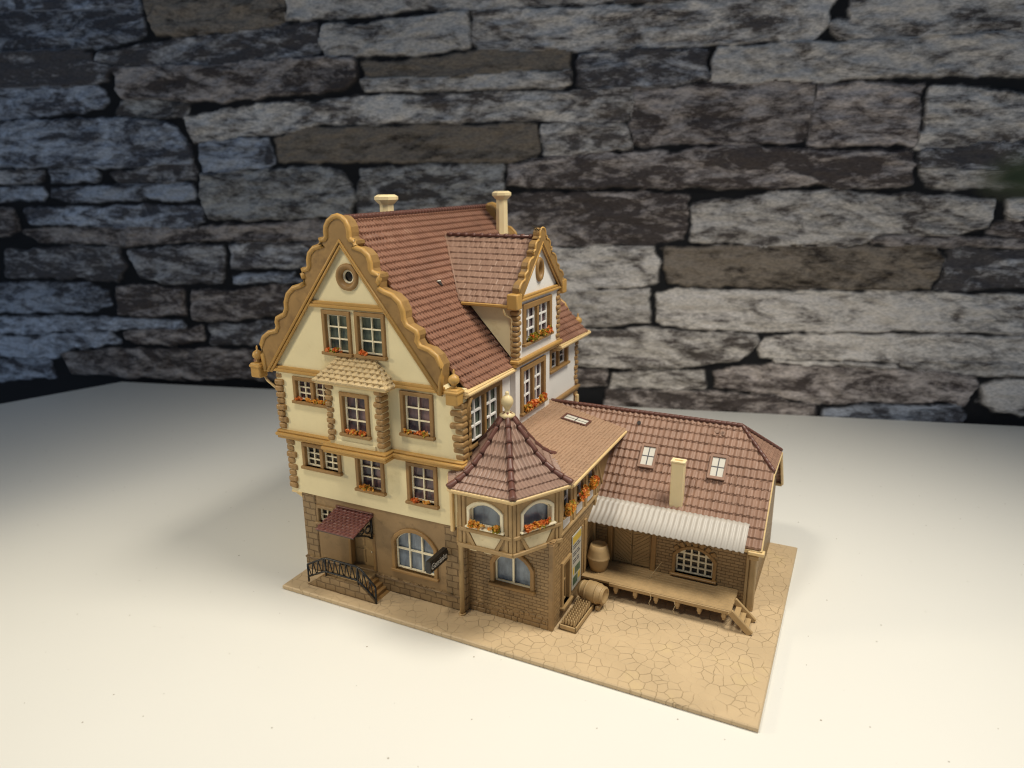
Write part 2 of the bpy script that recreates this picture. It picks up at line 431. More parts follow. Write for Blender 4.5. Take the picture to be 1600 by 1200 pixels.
# second storey
h2 = [window(house, FF, .42, 6.22, 2.92, 7.66, n=2, cols=2, rows=3, base=.08, ps=P_DARK, fseed=11),
      window(house, FF, 3.83, 5.62, 5.56, 7.72, base=.08, ps=P_PURPLE, flowers=.8, fseed=3, pal=(1, 2, 1)),
      window(house, FF, 6.88, 5.52, 8.62, 7.70, base=.08, ps=P_PURPLE, flowers=.6, fseed=4, pal=(0, 1))]
bm = BM(); plate(bm, FF, rect(-.58, 4.74, 10.05, 7.86), h2, -.35, .08, .02); obj('middle_wall', bm, M['cream'], house)
quoins('quoins', house, FF, -.58, 1, 4.95, 7.72, 8, .62, .5, .16, seed=2)
bm = BM(); prism(bm, FF, [(-.58, 4.74), (.05, 4.74), (.05, 4.45)], -.35, .05); bx(bm, FF, (-.6, 4.66, -.3), (.1, 4.76, .1), .02); obj('corbel', bm, M['trim'], house)
# third storey and gable wall
h3 = [window(house, FF, .32, 9.82, 2.75, 11.22, n=2, cols=2, rows=3, base=.18, ps=P_PURPLE, flowers=.8, fseed=5, pal=(0, 0, 1)),
      window(house, FF, 6.80, 9.05, 8.62, 11.26, base=.18, ps=P_PURPLE, flowers=.6, fseed=6, pal=(1, 0)),
      window(house, FF, 2.52, 12.58, 4.22, 14.76, base=.18, ps=P_GREEN, flowers=.5, fseed=7, pal=(0,)),
      window(house, FF, 4.46, 12.62, 6.18, 14.80, base=.18, ps=P_GREEN, flowers=.4, fseed=8, pal=(0,))]
occ = [(4.2+.42*math.cos(a), 16.38+.42*math.sin(a)) for a in np.linspace(0, 2*math.pi, 21)[:-1]]
bm = BM(); plate(bm, FF, [(-.8, 7.84), (10.1, 7.84), (10.1, 11.6), (9.25, 11.6), (CX, 18.1), (-1.2, 11.6), (-.8, 11.6)], h3+[occ], -.35, .18, .02)
obj('upper_gable_wall', bm, M['cream'], house)
mtx = FF.m @ T(4.2, 16.38, .18)
bm = BM(); lathe(bm, mtx, [(.34, -.3), (.36, .02), (.42, .07), (.46, .13), (.58, .13), (.62, .09), (.64, 0), (.64, -.05)], 24, caps=False)
oc = obj('round_window', bm, M['brown'], house)
bm = BM(); lathe(bm, mtx, [(0, -.22), (.36, -.22), (.36, -.26), (0, -.26)], 20); obj('pane', bm, P_DARK, oc)
bm = BM(); lathe(bm, mtx @ T(-.05, 0, 0), [(.24, -.21), (.26, -.12), (.33, -.12), (.35, -.21)], 20, caps=False); obj('sash', bm, M['sash'], oc)
quoins('quoins', house, FF, -.8, 1, 8.3, 11.3, 9, .62, .48, .28, seed=3)
quoins('quoins', house, FF, 10.12, -1, 8.25, 11.0, 9, .66, .5, .28, .62, seed=4)
# string course stepping out under the bay, eaves bands
bm = BM()
for a, b, w in ((-.95, 2.72, .5), (6.28, 10.2, .5), (2.62, 6.38, 1.18)):
    bx(bm, FF, (a, 7.78, -.1), (b, 7.95, w-.14), .03); bx(bm, FF, (a-.04, 7.95, -.1), (b+.04, 8.12, w), .05); bx(bm, FF, (a, 8.12, -.1), (b, 8.24, w-.12), .04)
obj('string_course', bm, M['ochre'], house)
for a, b, z in ((-1.1, 2.9, 11.38), (6.1, 9.3, 11.38), (1.5, 6.55, 14.88)):
    bm = BM(); bx(bm, FF, (a, z, .1), (b, z+.15, .34), .03); bx(bm, FF, (a+.05, z+.13, .12), (b-.05, z+.3, .28), .03)
    obj('eaves_band', bm, M['ochre'], house)
# projecting bay
FBY = Fr((0, 1.28, 0), (1, 0, 0), (0, 0, 1))
bay = BM()
hb = window(house, FBY, 3.72, 8.78, 5.42, 10.98, ps=P_PURPLE, flowers=1.0, fseed=9, pal=(0, 1, 2))
plate(bay, FBY, rect(2.9, 8.22, 6.12, 11.4), [hb], -.3, 0, .02)
bx(bay, WORLD, (5.85, 1.55, 8.22), (6.12, 1.95, 11.4), .02); bx(bay, WORLD, (2.9, 1.55, 8.22), (3.15, 1.95, 11.4), .02)
bx(bay, WORLD, (3.3, 1.22, 8.2), (5.7, 1.5, 8.5), .05)
bay = obj('bay', bay, M['cream'], house)
quoins('quoins', bay, FBY, 2.9, 1, 8.4, 11.3, 10, .46, .36, .1, .3, seed=5)
quoins('quoins', bay, FBY, 6.12, -1, 8.4, 11.3, 10, .46, .36, .1, .55, seed=6)
v_ = (0, .92, 1.13); S_ = math.hypot(.92, 1.13)
br = tiles('bay_roof', flat_map(Fr((0, .95, 11.44), (1, 0, 0), v_)), (2.35, 6.65), (0, S_), .36, .24, 'flat', [((2.35, 0), (-S_, 1.05)), ((6.65, 0), (S_, 1.15))], M['shingle'], house, lift=.1, skirt=.05, irregular=.02)
Ss = math.hypot(1.15, 1.13)
tiles('side_slope', flat_map(Fr((6.65, .95, 11.44), (0, 1, 0), (-1.15, 0, 1.13))), (0, .95), (0, Ss), .36, .24, 'flat', [((0, 0), (-Ss, .92))], M['shingle'], br, lift=.06, skirt=.05)
tiles('side_slope', flat_map(Fr((2.35, 1.9, 11.44), (0, -1, 0), (1.05, 0, 1.13))), (0, .95), (0, Ss), .36, .24, 'flat', [((.95, 0), (Ss, .92))], M['shingle'], br, lift=.06, skirt=.05)
bm = BM(); bx(bm, WORLD, (2.42, 1.02, 11.3), (6.58, 1.9, 11.42), .02); obj('soffit', bm, M['trim'], br)
# scalloped coping on both gables
HALF = [(0, 19.15), (.32, 19.09), (.62, 18.92), (.82, 18.66), (.86, 18.42), (.84, 18.22), (.95, 18.1), (1.26, 18.06), (1.28, 17.92), (1.12, 17.77), (1.32, 17.76), (1.68, 17.66), (1.95, 17.42), (2.05, 17.1), (2.04, 16.84), (2.12, 16.69), (2.46, 16.62), (2.5, 16.46), (2.42, 16.24), (2.42, 15.98), (2.72, 15.84), (3.14, 15.72), (3.5, 15.42), (3.68, 15.0), (3.69, 14.68), (3.84, 14.4), (4.34, 14.16), (4.4, 13.96), (4.35, 13.74), (4.5, 13.5), (4.98, 13.38), (5.36, 13.12), (5.58, 12.72), (5.58, 12.2), (5.46, 11.35)]
def coping(name, parent, fr, c, sx, sz, z0, w0, w1, inner, r, ri, m='coping', slim=(.16, .40)):
    q_ = lambda x, d: x-d*min(x/1.2, 1)
    prof = [(c+q_(x, slim[1])*sx, z0+(z-11.35)*sz) for x, z in HALF]
    left = [(c-q_(x, slim[0])*sx, z0+(z-11.35)*sz) for x, z in HALF]
    ia, ib = inner
    bm = BM(); plate(bm, fr, left[::-1]+prof[1:]+[(c+ib, z0), (c, ia), (c-ib, z0)], [], w0, w1, .05)
    o = obj(name, bm, M[m], parent)
    bm = BM(); tube(bm, [fr.p(u, v, w1-.02) for u, v in left[::-1]+prof[1:]], r, 8)
    obj('rim', bm, M['ochre'], o)
    bm = BM(); tube(bm, [fr.p(c-ib-.05, z0, w1), fr.p(c, ia+.1, w1), fr.p(c+ib+.05, z0, w1)], ri, 6)
    tube(bm, [fr.p(c-ib+.13, z0, w1-.06), fr.p(c, ia-.12, w1-.06), fr.p(c+ib-.13, z0, w1-.06)], ri, 6)
    obj('inner_moulding', bm, M['ochre'], o)
    return o
def finial(parent, x, y, z, s=1.0):
    bm = BM()
    bx(bm, WORLD, (x-.36*s, y-.34*s, z-.9*s), (x+.36*s, y+.34*s, z), .07, seg=2)
    bx(bm, WORLD, (x-.42*s, y-.4*s, z-.28*s), (x+.42*s, y+.4*s, z-.1*s), .05)
    lathe(bm, T(x, y, z), [(0, 0), (.2*s, 0), (.13*s, .1*s), (.12*s, .17*s), (.27*s, .3*s), (.31*s, .45*s), (.25*s, .62*s), (.12*s, .71*s), (.05*s, .76*s), (.06*s, .88*s), (.03*s, 1.0*s), (0, 1.02*s)], 14)
    return obj('finial', bm, M['ochre'], parent)
coping('gable_coping', house, FF, CX, 1, 1, 11.35, -.42, .38, (17.95, 5.12), .125, .08)
coping('gable_coping', house, FB_, -CX, 1, 1, 11.35, -.35, .42, (17.95, 5.12), .125, .08, slim=(.40, .16))
finial(house, 9.82, 1.72, 11.75, .86); finial(house, -1.78, 1.72, 11.75, .86); finial(house, 9.95, 16.75, 11.75, .86); finial(house, -1.78, 16.75, 11.75, .86)
# other walls
w1 = window(house, FR, 2.35, 8.62, 5.85, 11.2, n=2, cols=2, rows=3, fw=.28, sash='sashw', ps=P_GREEN, frame='brown', bar=.11)
w3 = window(house, FR, 11.9, 9.9, 14.75, 11.3, n=2, cols=1, rows=2, fw=.25, sash='sashw', ps=P_DARK)
bm = BM(); plate(bm, FR, rect(2.42, 4.75, 16.4, 11.45), [w1, w3], -.35, 0, .02); obj('side_wall', bm, M['white'], house)
bm = BM(); plate(bm, FR, rect(2.42, .25, 16.4, 4.72), [], -.35, -.02, .02); obj('ground_floor_wall', bm, M['ashy'], house)
bm = BM(); bx(bm, WORLD, (9.6, 2.1, .25), (10.0, 2.6, 4.7), .02); obj('corner_stonework', bm, M['ashx'], house)
bm = BM(); bx(bm, WORLD, (9.7, 1.95, 4.78), (10.04, 2.6, 11.2), .02); obj('corner_pier', bm, M['cream'], house)
bm = BM(); bx(bm, WORLD, (-.75, 2.2, 4.7), (-.4, 16.4, 11.5), 0); bx(bm, WORLD, (.1, 2.2, .25), (.4, 16.4, 4.7), 0); obj('side_wall', bm, M['cream'], house)
bm = BM(); plate(bm, FB_, [(-10.0, .25), (-.1, .25), (-.1, 4.7), (.75, 4.7), (.75, 11.6), (1.2, 11.6), (-CX, 18.1), (-9.3, 11.6), (-10.0, 11.6)], [], -.35, 0, .02); obj('rear_wall', bm, M['cream'], house)
quoins('quoins', house, FR, 16.42, -1, 8.2, 11.3, 10, .55, .42, .1, .3, seed=8)
quoins('quoins', house, FR, 16.42, -1, 4.6, 7.75, 10, .55, .42, .1, .3, seed=9)
bm = BM(); bx(bm, FR, (2.2, 7.78, -.1), (16.5, 7.95, .12), .03); bx(bm, FR, (2.2, 7.95, -.1), (16.55, 8.14, .22), .04); obj('string_course', bm, M['brown'], house)
bm = BM(); bx(bm, FR, (15.9, 1, .1), (16.15, 7.6, .3), .05); obj('drainpipe', bm, M['trim'], house)
# lower projecting wall strip under the dormer
FRS = Fr((10.35, 0, 0), (0, 1, 0), (0, 0, 1))
w2 = window(house, FRS, 7.45, 8.75, 10.62, 11.35, n=2, cols=2, rows=3, fw=.27, sash='sashw', ps=P_PURPLE, bar=.1, flowers=2.4, fh=.5, fo=.16, fseed=21, pal=(0, 0, 1))
bm = BM(); plate(bm, FRS, rect(6.95, 7.9, 11.35, 11.75), [w2], -.3, 0, .02); obj('projecting_wall', bm, M['white'], house)
# eaves gutters
def gutter(parent, y0, y1, x=10.42, z=11.42):
    bm = BM()
    bx(bm, WORLD, (x-.34, y0, z-.22), (x+.12, y1, z-.08), .03); bx(bm, WORLD, (x-.34, y0-.02, z-.08), (x+.3, y1+.02, z+.07), .04); bx(bm, WORLD, (x-.3, y0, z+.07), (x+.22, y1, z+.13), .02)
    return obj('gutter', bm, M['trim'], parent)
gutter(house, 2.0, 6.9, 10.16); gutter(house, 12.3, 17.05, 10.44)
bm = BM(); bx(bm, WORLD, (-2.5, 2.1, 11.3), (-1.9, 16.9, 11.46), .04); obj('gutter', bm, M['trim'], house)
bm = BM(); tube(bm, [(-1.75, 1.95, 11.1), (-1.5, 1.95, 10.75), (-.85, 1.95, 10.35)], .07); obj('drainpipe', bm, M['trim'], house)
bm = BM(); tube(bm, [(10.3, 2.35, 11.2), (10.16, 2.3, 10.7), (10.16, 2.3, 7.2)], .1, 8); obj('drainpipe', bm, M['brown'], house)
# main roof: two slopes with a slight kick at the eaves
RX, RZ, EX, EZ = 3.82, 18.98, 10.3, 11.43
SL = math.hypot(EX-RX, RZ-EZ); CA, SA = (EX-RX)/SL, (RZ-EZ)/SL
def rmap(sgn):
    def f(u, s, h):
        k = max(0, 1-s/3.0); h = h+.16*k*k
        x = (EX-RX)-s*CA+h*SA+.034*(u*sgn-9.5)*(1-s/SL)*(sgn > 0); z = EZ+s*SA+h*CA
        return (RX+sgn*x, u*sgn, z)
    return f
roof = tiles('main_roof', rmap(1), (2.38, 16.6), (0, SL), .24, .36, 'beaver', [], M['roof'], house, lift=.095, du=.04, ds=.05, seed=1)
tiles('main_roof', rmap(-1), (-16.6, -2.38), (0, SL), .24, .36, 'beaver', [], M['roof'], house, lift=.075, du=.06, ds=.09, seed=2)
bm = BM(); ridge_beads(bm, (RX, 2.4, RZ+.04), (RX, 16.5, RZ+.04), .15, .3); obj('ridge_tiles', bm, M['ridge'], roof)
# chip in the roof where an aerial was
bm = BM(); fr = Fr(rmap(1)(5.98, 5.55, .09), (0, 1, 0), (-CA, 0, SA))
prism(bm, fr, [(-.13, .13), (-.11, -.05), (.02, -.17), (.12, .1)], -.05, .012, 0); prism(bm, fr, [(-.16, .18), (-.14, .12), (.12, .1), (.14, .16)], -.05, .03, 1)
obj('roof_hole', bm, [M['dark'], M['skyl']], roof)
# chimneys
for x, y, z0, z1, s in ((5.25, 15.75, 16.2, 19.75, 1.0), (3.1, 6.8, 17.2, 19.75, 1.0)):
    bm = BM(); lathe(bm, T(x, y, 0), [(.40*s, z0), (.36*s, z1-.35), (.36*s, z1-.3), (.48*s, z1-.2), (.62*s, z1-.05), (.62*s, z1+.1), (.45*s, z1+.2), (.3*s, z1+.2), (.28*s, z1-.1)], 8, smooth=False)
    obj('chimney', bm, M['pale'], house)
# dormer
FD = Fr((10.45, 0, 0), (0, 1, 0), (0, 0, 1)); DY = 9.62
wd = window(house, FD, 7.55, 12.45, 11.2, 14.62, n=2, cols=2, rows=3, fw=.3, sash='sashw', ps=P_PURPLE, bar=.1, flowers=2.0, fh=.42, fo=.14, fseed=22, pal=(0, 1, 2))
occ = [(DY+.3*math.cos(a), 16.15+.45*math.sin(a)) for a in np.linspace(0, 2*math.pi, 21)[:-1]]
bm = BM(); plate(bm, FD, [(6.9, 11.6), (12.35, 11.6), (12.35, 15.0), (12.1, 15.0), (DY, 17.5), (7.1, 15.0), (6.9, 15.0)], [wd, occ], -.35, 0, .02)
dormer = obj('dormer', bm, M['white'], house)
mtx = FD.m @ T(DY, 16.15, 0) @ Matrix.Diagonal((.72, 1, 1, 1))
bm = BM(); lathe(bm, mtx, [(.36, -.3), (.38, .05), (.44, .13), (.58, .13), (.64, .05), (.64, -.05)], 24, caps=False); oc = obj('round_window', bm, M['brown'], house)
bm = BM(); lathe(bm, mtx, [(0, -.2), (.4, -.2), (.4, -.26), (0, -.26)], 20); obj('pane', bm, M['pale'], oc)
coping('gable_coping', house, FD, DY, .535, .425, 14.95, -.22, .22, (17.45, 2.6), .065, .045, slim=(.35, .3))
quoins('quoins', dormer, FD, 6.85, 1, 11.75, 14.7, 11, .5, .4, .1, .35, seed=12)
quoins('quoins', dormer, FD, 12.4, -1, 11.75, 14.7, 11, .5, .4, .1, .35, seed=13)
bm = BM(); bx(bm, FD, (6.7, 11.55, -.3), (12.5, 11.72, .1), .03); bx(bm, FD, (6.66, 11.72, -.3), (12.54, 11.9, .2), .04)
bx(bm, FD, (6.9, 14.82, -.1), (12.3, 14.95, .2), .03); bx(bm, FD, (6.95, 14.95, -.1), (12.25, 15.08, .14), .03); obj('moulding', bm, M['ochre'], dormer)
for y in (6.72, 12.62):
    bm = BM(); bx(bm, WORLD, (10.12, y-.3, 14.5), (10.72, y+.3, 15.28), .07, seg=2); obj('corner_block', bm, M['ochre'], dormer)
xr = lambda z: RX+(RZ-z)*CA/SA
FCK = Fr((0, 6.95, 0), (1, 0, 0), (0, 0, 1))
bm = BM(); plate(bm, FCK, [(xr(11.6)+.16, 11.75), (10.3, 11.75), (10.3, 14.75), (xr(14.75)+.16, 14.75)], [], -.2, 0, .01); obj('cheek', bm, M['cream'], dormer)
FCK2 = Fr((0, 12.3, 0), (-1, 0, 0), (0, 0, 1))
bm = BM(); plate(bm, FCK2, [(-xr(11.6)+.1, 11.6), (-10.3, 11.6), (-10.3, 14.75), (-xr(14.75)+.1, 14.75)][::-1], [], -.2, 0, .01); obj('cheek', bm, M['cream'], dormer)
DS = math.hypot(3.1, 3.05); DZ = 14.72
fs = Fr((0, DY-3.1, DZ), (1, 0, 0), (0, 3.1, 3.05)); x0, x1 = xr(DZ), xr(DZ+3.05)
dr = tiles('dormer_roof', flat_map(fs), (4.6, 10.35), (0, DS),  .31, .39, 'flat', [((x0-.15, 0), (-DS, x1-x0))], M['roofd'], house, lift=.055, seed=5, groove=.018)
fs = Fr((0, DY+3.1, DZ), (-1, 0, 0), (0, -3.1, 3.05))
tiles('dormer_roof', flat_map(fs), (-10.35, -4.6), (0, DS), .31, .39, 'flat', [((-x0+.15, 0), (DS, x1-x0))], M['roofd'], house, lift=.08, seed=6)
bm = BM()
for k in range(11): lathe(bm, T(5.2+k*.48, DY, DZ+3.12), [(.15, -.12), (.15, 0), (.1, .07), (0, .09)], 8)
tube(bm, [(5.0, DY, DZ+3.08), (10.2, DY, DZ+3.08)], .09, 6); obj('ridge_tiles', bm, M['ridge'], dr)
bm = BM(); bx(bm, WORLD, (7.55, DY-3.2, DZ-.12), (10.15, DY-2.9, DZ+.03), .03); obj('gutter', bm, M['ochre'], dr)
bm = BM(); tube(bm, [(9.9, DY-3.1, DZ-.1), (9.95, DY-3.0, DZ-.5), (10.2, DY-2.78, DZ-.7), (10.2, DY-2.78, 12.3)], .07, 6); obj('drainpipe', bm, M['trim'], dormer)
bm = BM(); tube(bm, [fs.p(0, 0, 0)*0+Vector((x1-.03, DY, DZ+3.12)), Vector((x0-.05, DY-3.1, DZ+.08))], .06, 6); obj('valley_strip', bm, M['roofd'], dr)
tuft = BM(); r_ = random.Random(3)
for k in range(26):
    a = r_.random()*6.3; q = Vector((10.45+.1*math.cos(a), DY+.28*r_.uniform(-1, 1), 18.15)); d = Vector((r_.gauss(0, .18), r_.gauss(0, .3), abs(r_.gauss(.08, .14))))
    tube(tuft, [q, q+d*.5+Vector((0, 0, .03)), q+d], [.022, .018, .006], 4)
tag(obj('dried_tuft', tuft, M['twig']), 'tiny dry brown tuft of fibres stuck on top of the dormer gable', 'tuft')

# ------------------------------------------------------------------ corner wing with the hexagonal oriel turret
wing = thing('turret_wing', (12.2, 5.2, .25), 'low brick and timber wing with a six sided oriel turret under a pointed tiled roof', 'model house')
FW = Fr((0, 2.3, 0), (1, 0, 0), (0, 0, 1)); FWR = Fr((14.4, 0, 0), (0, 1, 0), (0, 0, 1))
ha = window(wing, FW, 11.2, 2.0, 13.5, 3.98, cols=2, rows=1, rise=.75, fw=.2, ps=P_BLUE, bar=.1, frame='brown', sillw=.12)
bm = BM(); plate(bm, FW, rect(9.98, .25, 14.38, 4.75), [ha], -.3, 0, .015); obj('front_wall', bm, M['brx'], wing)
bm = BM(); r_ = random.Random(5); z = .25
for row in range(4):                                   # rubble courses of bigger stones at the foot
    x = 10.0; hh = .26-.03*row
    while x < 14.1:
        w = min(r_.uniform(.22, .52), 14.2-x)
        if row < 2 or r_.random() < .55-.2*(row-2): bx(bm, FW, (x+.012, z+.008, -.05), (x+w-.012, z+hh*r_.uniform(.85, 1.0), r_.uniform(.012, .05)), .05, seg=2)
        x += w
    z += hh
bx(bm, FW, (14.2, .25, -.2), (14.43, 4.7, .03), .02); obj('corner_stonework', bm, M['stone2'], wing)
wr = window(wing, FWR, 3.3, .8, 4.45, 3.3, cols=1, rows=2, fw=.2, ps=P_DARK, sash='timber', frame='timber')
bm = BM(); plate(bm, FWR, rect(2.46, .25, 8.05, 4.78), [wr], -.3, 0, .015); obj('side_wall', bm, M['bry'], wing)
for a in (((6.35, 1.2, -.05), (6.6, 4.2, .08)), ((6.05, 1.2, -.05), (6.2, 4.0, .05)), ((7.72, 1.2, -.05), (7.98, 4.75, .1))):
    bm = BM(); bx(bm, FWR, *a, .03); obj('board', bm, M['timber'], wing)
# timbered upper storey of the side wall: three flowered windows
wh = []
for k, y in enumerate((3.5, 5.2, 6.75)):
    wh.append(window(wing, FWR, y-.1, 5.55, y+.95, 7.1, cols=1, rows=2, fw=.1, sill=.1, ps=P_DARK, sash='sashw', frame='timber', flowers=6.5, fseed=40+k, pal=(0, 1, 1), proud=.05, fh=.75, fo=.2))
bm = BM(); plate(bm, FWR, rect(3.05, 4.78, 11.0, 7.3), wh, -.3, 0, .015); up = obj('timbered_wall', bm, M['timber'], wing)
for y in (3.5, 5.2, 6.75):
    bm = BM(); bx(bm, FWR, (y+.02, 4.98, -.05), (y+.8, 5.46, .03), .02); obj('infill_panel', bm, M['sashw'], up)
bm = BM(); bx(bm, FWR, (3.1, 4.76, -.05), (8.2, 4.9, .1), .02)
for y in (3.1, 4.75, 6.35, 7.9): bx(bm, FWR, (y, 4.9, -.05), (y+.22, 7.25, .07), .02)
for y in (8.3, 9.0): bx(bm, Fr((14.4, y, 4.9), (0, .5, -1), (0, 1, .5)), (-2.2, 0, -.05), (0, .16, .06), .02)
obj('timber_frame', bm, M['tan'], up)
# oriel: three visible faces of a hexagon carried out over the wall
HC = (11.75, 3.15); HR = 2.7
def hexv(k, R_=HR, c=HC): a = rad(-120+60*k); return Vector((c[0]+R_*math.cos(a), c[1]+R_*math.sin(a), 0))
def hexfr(k, R_=HR): a, b = hexv(k, R_), hexv(k+1, R_); return Fr(a, b-a, (0, 0, 1)), (b-a).length
oriel = None
for k in (0, 1, -1):
    fr, Ln = hexfr(k); c = Ln/2
    if k >= 0:
        h = window(wing, fr, c-.92, 5.62, c+.92, 7.0, cols=1, rows=1, rise=.42, fw=.16, sill=.1, ps=P_BLUE, frame='sash', sash='sash', flowers=2.2, fseed=57+k, pal=(1, 0, 1, 0) if k else (1, 0, 1, 2), proud=.06, sillw=.1, fh=.38, fo=.14)
        hl = [h]
    else: hl = []
    bm = BM(); plate(bm, fr, rect(-.02, 4.6, Ln+.02, 7.35), hl, -.25, 0, .01)
    o_ = obj('oriel_wall', bm, M['timber'], wing)
    bm = BM()
    bx(bm, fr, (-.02, 4.56, -.2), (Ln+.02, 4.76, .13), .03); bx(bm, fr, (.02, 5.38, -.1), (Ln-.02, 5.56, .1), .03); bx(bm, fr, (0, 7.15, -.1), (Ln, 7.3, .06), .02)
    for a, b in ((0, .16), (.2, .36), (Ln-.36, Ln-.2), (Ln-.16, Ln)): bx(bm, fr, (a, 4.76, -.1), (b, 7.2, .06), .02)
    for sg in (0, 1):
        q = [(.36, 4.76), (.52, 4.76), (.52, 4.76), (.36, 5.2)] if 0 else [(.38, 5.38), (.52, 5.38), (.86, 4.76), (.68, 4.76)]
        if sg: q = [(Ln-u, v) for u, v in q]
        prism(bm, fr, q, -.05, .07)
    obj('timber_frame', bm, M['timber'], o_)
    bm = BM(); prism(bm, fr, [(.56, 5.37), (Ln-.56, 5.37), (Ln-.9, 4.77), (.9, 4.77)], -.05, .03); obj('infill_panel', bm, M['panel'], o_)
bm = BM(); plate(bm, Fr((0, 0, 4.5), (1, 0, 0), (0, 1, 0)), [tuple(hexv(k, HR+.02).xy) for k in range(6)], [], 0, .1, .02)
for x in (11.0, 11.75):                                  # carved corbels below
    for j in range(3): bx(bm, WORLD, (x-.2+.02*j, .95+.4*j, 4.5-.16*(j+1)), (x+.2-.02*j, 2.35, 4.5-.16*j), .06, seg=2)
bx(bm, WORLD, (10.9, 1.4, 4.3), (12.6, 2.3, 4.5), .06)
obj('oriel_floor', bm, M['panel'], wing)
# fascia round the turret and along the wing
bm = BM(); HE = 3.16
outer = [tuple(hexv(k, HE, (11.72, 3.2)).xy) for k in range(6)]; inner = [tuple(hexv(k, HE-.5, (11.72, 3.2)).xy) for k in range(6)]
plate(bm, Fr((0, 0, 7.26), (1, 0, 0), (0, 1, 0)), outer, [inner], 0, .1, .02)
o2 = [tuple(hexv(k, HE+.1, (11.72, 3.2)).xy) for k in range(6)]
plate(bm, Fr((0, 0, 7.36), (1, 0, 0), (0, 1, 0)), o2, [inner], 0, .12, .03)
bx(bm, WORLD, (14.3, 3.2, 7.24), (14.95, 11.32, 7.34), .02); bx(bm, WORLD, (14.72, 3.2, 7.33), (15.06, 11.3, 7.47), .03)
obj('fascia', bm, M['trim'], wing)
# turret roof with a bell-shaped kick
TZ0, TZ1, TR = 7.47, 10.45, 3.2
ap = TR*math.cos(rad(30)); FS = math.hypot(ap, TZ1-TZ0)
tc_ = Vector((11.72, 3.2, 0))
def tmap(k):
    a, b = hexv(k, TR, (11.72, 3.2)), hexv(k+1, TR, (11.72, 3.2)); mid = (a+b)/2; ud = (b-a).normalized(); inn = (tc_-mid).normalized()
    ca, sa = ap/FS, (TZ1-TZ0)/FS
    def f(u, s, h):
        t = min(max(s/FS, 0), 1); bell = -.55*math.sin(math.pi*min(t*1.05, 1))**1.2*(1-t*.35)
        p = mid+ud*u+inn*(s*ca)-inn*(h*sa)
        return (p.x, p.y, TZ0+s*sa+h*ca+bell)
    return f
hw = TR/2
trf = []
for k in range(6):
    o_ = tiles('turret_roof', tmap(k), (-hw, hw), (0, FS*.97), .2, .56, 'pan', [((hw, 0), (FS, hw)), ((-hw, 0), (-FS, hw))], M['roofh'], wing, lift=.08, du=.04, ds=.07, skirt=.08, seed=60+k)
    trf.append(o_)
for k in range(6):
    bm = BM(); n = 7
    pts = []
    for j in range(n*6+1):
        t = .97*j/(n*6); a = hexv(k, TR, (11.72, 3.2)); p = a.lerp(tc_, t)
        bell = -.55*math.sin(math.pi*min(t*1.05, 1))**1.2*(1-t*.35)
        pts.append((Vector((p.x, p.y, TZ0+(TZ1-TZ0)*t+bell+.06))))
    for q in range(n):
        seg = pts[q*6:q*6+7]; seg = seg[:1]+seg[1:]
        r0 = .15*(1-.25*q/n)
        tube(bm, seg, [r0*1.12, r0*1.15, r0*1.1, r0*1.05, r0, r0*.95, r0*.8], 8)
    obj('hip_tiles', bm, M['ridge'], trf[k])
bm = BM(); lathe(bm, T(11.72, 3.2, TZ1-.28), [(0, 0), (.26, 0), (.36, .1), (.36, .18), (.2, .27), (.12, .32), (.115, .42), (.18, .52), (.27, .68), (.29, .83), (.22, 1.0), (.11, 1.08), (.08, 1.11), (.1, 1.18), (.06, 1.25), (0, 1.27)], 18)
obj('finial', bm, M['finial'], wing)
# low-pitched roof of the wing
wz0, wz1 = 7.5, 8.36; WL = math.hypot(14.98-10.08, wz1-wz0)
fwr = Fr((14.98, 0, wz0), (0, 1, 0), (-(14.98-10.08), 0, wz1-wz0))
# the far edge follows the line where it runs into the shed roof
wroof = tiles('wing_roof', flat_map(fwr), (3.1, 12.05), (0, WL), .17, .17, 'flat', [((11.22, 0), (WL, -.8))], M['roofw'], wing, lift=.06, du=.034, ds=.034, skirt=.1, seed=70, irregular=.015, groove=.03)
fsk = Fr(fwr.p(10.2, 2.6, .05), (0, 1, 0), (-(14.98-10.08), 0, wz1-wz0))
bm = BM(); plate(bm, fsk, rect(-.45, -.75, .45, .75), [rect(-.33, -.64, .33, .64)], 0, .06, .01); sk = obj('skylight', bm, M['ridge'], wroof)
bm = BM(); bx(bm, fsk, (-.33, -.64, -.02), (.33, .64, .02), 0); bx(bm, fsk, (-.33, -.02, .02), (.33, .02, .035), 0, 1); bx(bm, fsk, (-.02, -.64, .02), (.02, .64, .03), 0, 1)
sko = bm
me_ = obj('skylight', sko, [M['skyl'], M['black']], wroof)
# downpipes
bm = BM(); tube(bm, [(9.9, 1.72, .25), (9.9, 1.72, .34)], .17, 10); tube(bm, [(9.9, 1.72, .3), (9.93, 1.7, 4.6), (9.93, 1.7, 7.3)], .12, 10); obj('drainpipe', bm, M['tan'], wing)
bm = BM(); bx(bm, WORLD, (9.32, 1.78, 4.55), (9.5, 1.95, 7.3), .04); obj('drainpipe', bm, M['trim'], wing)

